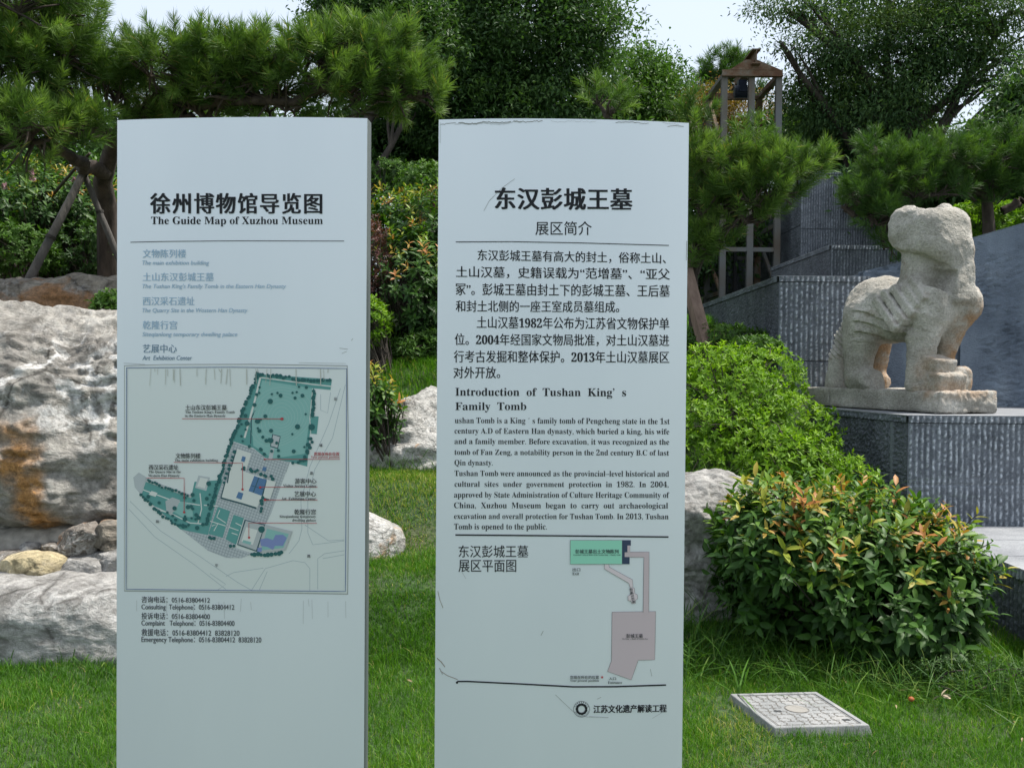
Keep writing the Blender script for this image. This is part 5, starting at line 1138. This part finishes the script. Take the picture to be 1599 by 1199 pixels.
D.poly([(185, 668), (215, 678), (205, 698), (170, 686)], c_cream); D.poly([(330, 722), (390, 735), (395, 800), (340, 800), (290, 770)], c_teal2); D.poly([(255, 720), (290, 700), (330, 715), (310, 760), (280, 790), (300, 800), (260, 770)], c_grey)
D.lay = 5
D.poly([(520, 748), (582, 770), (545, 905), (472, 885)], c_teal); D.poly([(600, 788), (652, 805), (612, 940), (560, 912)], c_teal)
D.lay = 6
for L in ([(530, 765), (515, 800), (560, 830)], [(490, 845), (520, 835), (500, 870)], [(610, 830), (640, 845)], [(590, 880), (620, 890)], [(480, 820), (560, 845)], [(575, 850), (625, 868)]): D.line(L, 1.3, c_cream)
for Q in ([(618, 455), (690, 478), (665, 560), (640, 552), (628, 575), (588, 560)], [(585, 545), (700, 585), (752, 600), (735, 690), (640, 660), (570, 640)], [(560, 625), (640, 650), (745, 690), (720, 752), (650, 730), (540, 700)], [(770, 610), (815, 622), (785, 710), (748, 700)]):
    D.lay += 1; D.poly([(x - 7, y + 6) for x, y in Q], c_shadow); D.lay += 1; D.poly(Q, c_cream)
D.lay = 15
D.poly([(705, 592), (768, 612), (742, 692), (676, 668)], c_blue); D.lay = 16; D.line([(728, 602), (700, 675)], 1.3, c_shadow); D.line([(690, 640), (752, 660)], .8, c_shadow)
D.poly([(645, 492), (662, 497), (655, 522), (638, 516)], c_blue); D.poly([(625, 672), (650, 680), (640, 712), (613, 702)], c_blue); D.poly([(750, 545), (768, 550), (762, 570), (744, 564)], c_blue)
D.poly([(656, 812), (760, 838), (718, 975), (618, 940)], c_shadow); D.lay = 17; D.poly([(662, 818), (756, 842), (714, 968), (624, 936)], c_grey); D.lay = 18; D.poly([(665, 850), (722, 866), (698, 940), (640, 922)], c_cream); D.poly([(650, 915), (690, 926), (686, 940), (644, 928)], c_teal2)
D.poly([(760, 838), (898, 872), (862, 968), (720, 978)], c_grey); D.lay = 19; D.poly([(770, 858), (880, 885), (852, 955), (738, 968)], c_teal2)
D.lay = 20
D.poly([(735, 912), (770, 905), (800, 915), (812, 890), (850, 888), (870, 905), (850, 945), (810, 945), (800, 965), (770, 950), (738, 945)], c_lav); D.poly([(722, 955), (745, 952), (742, 975), (720, 976)], c_lav)
tr = np.random.default_rng(5); D.lay = 21
def trees_along(P, gap, r, jit=3):
    P = np.array(P, float)
    for a, b_ in zip(P[:-1], P[1:]):
        L = np.linalg.norm(b_ - a)
        for k in np.arange(0, L, gap): q = a + (b_ - a) * k / L + tr.normal(size=2) * jit; D.disc(q, r * tr.uniform(.8, 1.2), c_tree)
trees_along([(722, 78), (660, 235), (600, 385), (548, 540), (500, 690), (462, 840)], 15, 9); trees_along([(722, 78), (820, 88), (960, 108), (1090, 108)], 16, 9); trees_along([(1008, 160), (1005, 230), (1000, 300)], 15, 9)
trees_along([(990, 400), (980, 460), (960, 520), (900, 520)], 17, 9, 6); trees_along([(165, 612), (280, 660), (385, 695)], 14, 7); trees_along([(134, 690), (220, 775), (300, 836), (370, 850)], 15, 8); trees_along([(690, 985), (760, 992), (850, 978)], 17, 10, 2)
trees_along([(745, 700), (740, 770)], 17, 9); trees_along([(600, 470), (575, 560), (545, 640)], 22, 8, 3); trees_along([(660, 548), (720, 575), (765, 598), (820, 600)], 20, 8, 4); trees_along([(480, 905), (520, 912)], 14, 9); trees_along([(585, 945), (610, 940)], 14, 9); trees_along([(400, 690), (395, 760), (440, 830)], 26, 9, 6)
for _ in range(70):
    q = (tr.uniform(600, 990), tr.uniform(130, 520))
    if inpoly(q, park) and math.hypot((q[0] - 845) / 1.0, (q[1] - 300) / 1.15) > 75: D.disc(q, tr.choice([6, 8, 10, 13], p=[.35, .3, .25, .1]), c_tree)
for _ in range(26):
    q = (tr.uniform(150, 480), tr.uniform(630, 860))
    if inpoly(q, [(160, 608), (385, 700), (402, 622), (500, 620), (440, 885), (330, 862), (134, 688)]): D.disc(q, tr.uniform(6, 12), c_tree)
D.disc((995, 345), 16, c_tree); D.disc((742, 862), 17, c_tree); D.disc((722, 315), 13, c_tree)
# red leaders
D.lay = 23
for L, p in (([(340, 303), (845, 304)], (845, 304)), ([(298, 523), (646, 527), (646, 658)], (646, 660)), ([(160, 602), (351, 604), (351, 772)], (351, 775)), ([(758, 508), (1138, 508)], (758, 508)), ([(735, 648), (1025, 649)], (735, 650)), ([(762, 713), (1025, 714)], (760, 713)), ([(1022, 831), (678, 829), (678, 900)], (679, 903))):
    D.line(L, .85, M_REDINK); D.disc(p, 6 if p[0] != 758 else 4, M_REDINK)
D.disc((845, 304), 9, M_REDINK, ry=7)
D.line([(60, 46), (600, 43), (1172, 50), (1170, 600), (1166, 1175), (600, 1170), (57, 1164), (58, 600)], .9, M_FRAME, True)
st_ = flat("water_stain", (.53, .53, .47), .6)
for _ in range(26): x = tr.uniform(70, 1150); D.line([(x, 52), (x + tr.normal() * 4, 52 + tr.uniform(15, 90))], tr.uniform(.5, 1.3), st_)
D.base = .0011; dr = D.build("map_drawing", sheet)
def TM(m_, s_, x0, x1_, y0, y1, style='sans', **k): text(sheet, "map_lettering" if m_ is not M_REDINK else "red_map_lettering", m_, S1, s_, 180 + x0 / 3.2405, 180 + x1_ / 3.2405, 560 + y0 / 3.2405, 560 + y1 / 3.2405, style=style, off=.0040, **k)
for c_, e1, x0, x1_, y0, lines in (("土山东汉彭城王墓", 0, 357, 566, 233, [("The Tushan King's Family Tomb", 357, 606), ("in the Eastern Han Dynasty", 355, 560)]), ("文物陈列楼", 0, 308, 433, 477, [("The main exhibition building", 304, 522)]), ("西汉采石遗址", 0, 172, 321, 535, [("The Quarry Site in the", 172, 334), ("Western Han Dynasty", 170, 328)]), ("游客中心", 0, 910, 1020, 604, [("Visitor Service Center", 852, 1020)]), ("艺展中心", 0, 908, 1017, 669, [("Art  Exhibition Center", 843, 1017)]), ("乾隆行宫", 0, 908, 1017, 760, [("Siteqianlong temporary", 834, 1017), ("dwelling palace", 898, 1017)])):
    TM(M_INK, c_, x0, x1_, y0, y0 + 27, smear=.014)
    for k, (s_, a, b_) in enumerate(lines): TM(M_INK, s_, a, b_, y0 + 30 + 19 * k, y0 + 46 + 19 * k, 'serif')
TM(M_REDINK, "您现在所在位置", 1007, 1136, 472, 490, smear=.03); TM(M_REDINK, "Your present position", 992, 1136, 491, 504, 'serif')
for s_, x, y in (("彭", 1117, 203), ("城", 1042, 437), ("路", 995, 578), ("和", 215, 822), ("平", 514, 1045), ("路", 981, 996)): TM(M_INK2, s_, x - 8, x + 8, y - 8, y + 8, smear=.02)

# ---- introduction sign
S2 = Sign(882.2, 185.8, 2.60, -1.3, .3290, .027, .045)
t2 = thing("introduction_sign", "tall white curved sign panel with long black text and a small pink and green plan", "sign", S2.c)
sign_body(t2, S2)
def T2(name, m_, s_, xl, xr, yt, yb, **k): text(t2, name, m_, S2, s_, xl, xr, yt, yb, **k)
T2("title_lettering", M_INK, "东汉彭城王墓", 772.5, 987.7, 293.7, 328, tilt=1.5, smear=.032, vs=.008, space=1.07)
T2("subtitle_lettering", M_INK, "展区简介", 836, 924, 345.7, 367.3, smear=.004)
for s_, xl, xr, yt, yb, tl in (("东汉彭城王墓有高大的封土，俗称土山、", 745.6, 1040, 392.4, 409.8, 5), ("土山汉墓，史籍误载为“范增墓”、“亚父", 712, 1046, 417.5, 435.6, 4), ("冢”。彭城王墓由封土下的彭城王墓、王后墓", 711.6, 1046, 443.6, 462.5, 3), ("和封土北侧的一座王室成员墓组成。", 711.6, 967, 469.5, 487.6, 1.2), ("土山汉墓1982年公布为江苏省文物保护单", 744.5, 1045, 495, 513.8, 2.4), ("位。2004年经国家文物局批准，对土山汉墓进", 710, 1045, 521.5, 540.2, 1.8), ("行考古发掘和整体保护。2013年土山汉墓展区", 708.7, 1045, 547.7, 566.5, 1.2), ("对外开放。", 708, 781, 572.4, 590.6, .2)):
    T2("chinese_text_lettering", M_INK, bold(s_), xl, xr, yt, yb, tilt=tl, smear=.012)
T2("heading_lettering", M_INK, "Introduction  of  Tushan  King’  s", 711, 977.6, 605.7, 622, tilt=1, style='serif'); T2("heading_lettering", M_INK, "Family  Tomb", 711, 821.8, 628, 643.8, style='serif')
for s_, xl, xr, yt, yb, tl in (("ushan Tomb is a King ´ s family tomb of Pengcheng state in the 1st", 710.2, 1045.6, 652, 664, 1.6), ("century A.D of Eastern Han dynasty, which buried a king, his wife", 709.7, 1045, 668.6, 680, 1.3), ("and a family member. Before excavation, it was recognized as the", 709.7, 1045, 684.8, 696.2, 1.2), ("tomb of Fan Zeng, a notability person in the 2nd century B.C of last", 709.7, 1044.6, 701.4, 713, 1.2), ("Qin dynasty.", 709.7, 769.3, 717.6, 729, 0), ("Tushan Tomb were announced as the provincial–level historical and", 709.7, 1044.6, 734.6, 746, 1), ("cultural  sites  under  government  protection  in  1982.  In  2004,", 709.7, 1043.8, 751, 762.6, .8), ("approved by State Administration of Culture Heritage Community of", 709, 1045, 767.8, 779.4, .6), ("China,  Xuzhou  Museum  began  to  carry  out  archaeological", 709, 1043, 784.2, 796, .6), ("excavation and overall protection for Tushan Tomb. In 2013, Tushan", 709, 1043.8, 801, 812.6, .6), ("Tomb is opened to the public.", 709, 854, 817, 829, 0)):
    T2("english_text_lettering", M_INK, s_, xl, xr, yt, yb, tilt=tl, style='serifthin')
T2("plan_heading_lettering", M_INK, "东汉彭城王墓", 716, 825, 851, 870, smear=.004); T2("plan_heading_lettering", M_INK, "展区平面图", 716, 806, 873.7, 892.5, smear=.004)
D = Draw(S2); D.line([(711.6, 378), (800, 377.6), (900, 379.4), (1044.4, 383.4)], 1.25, M_INK); D.build("rule_line", t2); D = Draw(S2); D.line([(711, 834.8), (880, 836.2), (1043.8, 838)], 2.3, M_INK)
D.build("rule_line", t2); D = Draw(S2); D.line([(712.5, 1066), (714.5, 1063.2), (730, 1063.2), (810, 1067), (895, 1071.6), (960, 1071.4), (1040, 1068.8)], 2.3, M_INK); D.disc((713.6, 1065), 1.9, M_INK)
D.build("rule_line", t2)
# plan
c_pink = flat("plan_pink", (.60, .49, .505), .5); c_pink2 = flat("plan_pale_pink", (.74, .64, .655), .5); c_green = flat("plan_mint_green", (.32, .70, .52), .5); c_navy = flat("plan_navy", (.045, .065, .115), .5); c_ol = flat("plan_outline", (.20, .17, .18), .5)
def shp(D, P, f, o=True):
    D.lay += 1; D.poly(P, f); D.lay += .5
    if o: D.line(P, .55, c_ol, True)
    D.lay += .5
D = Draw(S2, 860, 900, 4.995); shp(D, [(478, 275), (818, 270), (811, 646), (682, 650), (628, 803), (442, 737), (474, 655)], c_pink); pl = D
D2_ = Draw(S2, 870, 830, 8.416); D2_.lay = 3
shp(D2_, [(885, 265), (1208, 263), (1203, 1052), (1130, 1052), (1140, 333), (885, 330)], c_pink); D2_.poly([(1135, 1040), (1199, 1040), (1199, 1066), (1133, 1066)], c_pink)
shp(D2_, [(622, 423), (678, 423), (682, 460), (990, 628), (996, 730), (960, 732), (940, 672), (622, 487)], c_pink2)
shp(D2_, [(955, 738), (1012, 733), (1020, 808), (1052, 822), (1057, 876), (1030, 892), (1026, 938), (985, 945), (966, 905), (932, 901), (929, 842), (966, 818)], c_pink2)
shp(D2_, [(172, 108), (852, 108), (852, 423), (172, 423)], c_green); D2_.poly([(852, 108), (967, 108), (967, 178), (922, 178), (922, 265), (885, 265), (885, 330), (950, 330), (950, 422), (852, 422)], c_navy); D2_.lay += 1; D2_.poly([(922, 178), (958, 178), (958, 268), (922, 268)], c_pink)
c_star = M_REDINK; a = np.arange(10) * math.pi / 5 - math.pi / 2; rr = np.where(np.arange(10) % 2 == 0, 14, 5.6)
D.poly([(400 + r_ * math.cos(q), 782 + r_ * math.sin(q)) for q, r_ in zip(a, rr)], c_star, sub=False)
pp = D.build("plan_drawing", t2); D2_.build("plan_drawing", t2)
def TP(sc, ox, oy, s_, x0, x1_, y0, y1, style='sans', **k): text(t2, "plan_lettering", M_INK2, S2, s_, ox + x0 / sc, ox + x1_ / sc, oy + y0 / sc, oy + y1 / sc, style=style, off=.0034, **k)
q8 = (8.416, 870, 830); q7 = (4.995, 860, 900)
TP(*q8, "彭城王墓出土文物陈列", 238, 805, 228, 282, smear=.016); TP(*q8, "Unearthed Cultural Relics of the Tushan King ' s Family Tomb", 210, 832, 291, 311, 'serif'); TP(*q8, "出口", 200, 302, 470, 515, smear=.014); TP(*q8, "Exit", 200, 286, 528, 565, 'serif')
TP(*q7, "彭城王墓", 588, 718, 443, 473, smear=.014); TP(*q7, "The King ' s Tomb of Eastern Han", 555, 757, 477, 488, 'serif'); TP(*q7, "您现在所在的位置", 150, 375, 768, 795, smear=.014); TP(*q7, "Your present position", 150, 375, 798, 820, 'serif'); TP(*q7, "入口", 452, 508, 780, 803, smear=.014); TP(*q7, "Entrance", 445, 555, 812, 832, 'serif')
TP(*q8, "彭城王后墓", 890, 1085, 818, 856, smear=.02, rot=1.38)
T2("project_lettering", M_INK, "江苏文化遗产解读工程", 926.5, 1041, 1099.5, 1112, tilt=-1.5, smear=.030, vs=.012)
# round emblem
D = Draw(S2, 860, 900, 4.995); ec = (240, 1031); D.ell(ec, 63, 62, .5, M_INK2)
n = 44; a = np.linspace(0, 6.2832, n, endpoint=False); ro = np.full(n, 46.0); ri = np.where(np.arange(n) % 2 == 0, 31, 24.0); ro[::4] = 43
V = np.concatenate([np.stack([ec[0] + ro * np.cos(a), ec[1] - ro * np.sin(a)], 1), np.stack([ec[0] + ri * np.cos(a), ec[1] - ri * np.sin(a)], 1)]); D.put(V, [(i, (i + 1) % n, n + (i + 1) % n, n + i) for i in range(n)], M_INK)
for k in range(9):
    q = math.pi * (.12 + .095 * k); c_ = (ec[0] + 55 * math.cos(q), ec[1] - 55 * math.sin(q)); D.line([(c_[0] - 3, c_[1] - 2), (c_[0] + 3, c_[1] - 2)], .7, M_INK2); D.line([(c_[0], c_[1] - 4), (c_[0], c_[1] + 4)], .7, M_INK2); D.line([(c_[0] - 3, c_[1] + 3), (c_[0] + 3, c_[1] + 3)], .6, M_INK2)
for k in range(22):
    q = -math.pi * (.1 + .037 * k); c_ = (ec[0] + 55 * math.cos(q), ec[1] - 55 * math.sin(q)); D.line([(c_[0] - 1.6 * math.cos(q) * 2, c_[1] + 1.6 * math.sin(q) * 2), (c_[0] + 3.2 * math.cos(q), c_[1] - 3.2 * math.sin(q))], .45, M_INK2)
D.build("round_emblem", t2)
# peeling film crack along the top edge, scratches and stains
c_crack = flat("crack_dirt", (.27, .265, .26), .8); c_peel = flat("peeling_film", (.52, .53, .53), .6); c_scr = flat("scratch", (.42, .43, .42), .7); c_brown = flat("brown_stain", (.30, .25, .19), .8)
D = Draw(S2, 680, 170, 2.788); x = np.arange(22, 1098, 6.0); yy = 62 + np.interp(x, [22, 160, 420, 700, 900, 1000, 1098], [4, 0, -7, -6, 0, 2, 6]) + tr.normal(size=len(x)).cumsum() * .0 + 2.2 * np.sin(x * .05) + tr.normal(size=len(x)) * 1.5
seg_ = [(22, 92), (100, 330), (340, 470), (500, 700), (780, 880), (880, 930), (985, 1060)]
for a_, b_ in seg_:
    D = Draw(S2, 680, 170, 2.788); k = (x >= a_) & (x <= b_); D.line(np.stack([x[k], yy[k]], 1), np.clip(.75 + .55 * tr.normal(size=400), .25, 1.8)[: 1].item(), c_crack); D.build("film_crack", t2)
D = Draw(S2, 680, 170, 2.788)
D.line(np.stack([x[10:60], yy[10:60] + 5 + 2 * np.sin(x[10:60] * .03)], 1), .5, c_scr)
D.build("film_crack", t2); D = Draw(S2, 680, 170, 2.788); D.line([(210, 445), (235, 400), (290, 345), (345, 305)], .6, c_scr); D.build("scratch", t2); D = Draw(S2, 680, 170, 2.788); D.line([(1094, 575), (1092, 660)], .8, c_scr); D.build("scratch", t2); D = Draw(S2, 680, 170, 2.788); D.line([(20, 60), (20, 150)], .5, c_scr); D.build("scratch", t2); D = Draw(S2, 680, 170, 2.788)
D.line([(1010, 78), (1040, 74), (1080, 78)], .7, c_crack)
D.build("film_crack", t2)
D = Draw(S2, 680, 830, 3.25)
for L, w_, m_ in (([(12, 300), (22, 345), (38, 385)], .7, c_brown), ([(8, 640), (30, 660), (48, 685)], 1.2, c_brown), ([(25, 705), (60, 728), (112, 748)], 1.0, c_brown), ([(535, 525), (547, 502)], 1.0, c_scr), ([(608, 825), (700, 912), (770, 938), (878, 940)], .7, c_scr), ([(135, 205), (155, 238)], .6, c_peel), ([(1090, 695), (1098, 732)], .7, c_scr), ([(1030, 440), (1045, 422)], .8, c_scr), ([(1060, 425), (1085, 412)], .7, c_scr), ([(820, 848), (840, 838)], .7, c_scr), ([(1100, 945), (1150, 915)], .6, c_peel), ([(20, 690), (36, 722)], 1.4, c_scr), ([(780, 936), (876, 941)], 1.2, c_peel)):
    D = Draw(S2, 680, 830, 3.25); D.line(L, w_, m_); D.build("scratch", t2)
D = Draw(S1, 180, 170, 2.998)
for L, w_ in (([(1050, 1120), (1090, 1125)], .8), ([(1060, 1145), (1085, 1135)], .7), ([(1105, 1085), (1113, 1075)], .8), ([(40, 1190), (140, 1196)], .6), ([(860, 1188), (1080, 1192)], .5)): D = Draw(S1, 180, 170, 2.998); D.line(L, w_, c_scr); D.build("scratch", t1)
D = Draw(S1, 180, 170, 2.998)
for _ in range(16): x_ = tr.uniform(60, 1120); y_ = 2290 + tr.uniform(0, 20); D.line([(x_, y_), (x_ + tr.normal() * 2, y_ + tr.uniform(20, 130))], .5, c_peel)
kind(D.build("water_streaks", t1), "stuff")
flush_text()
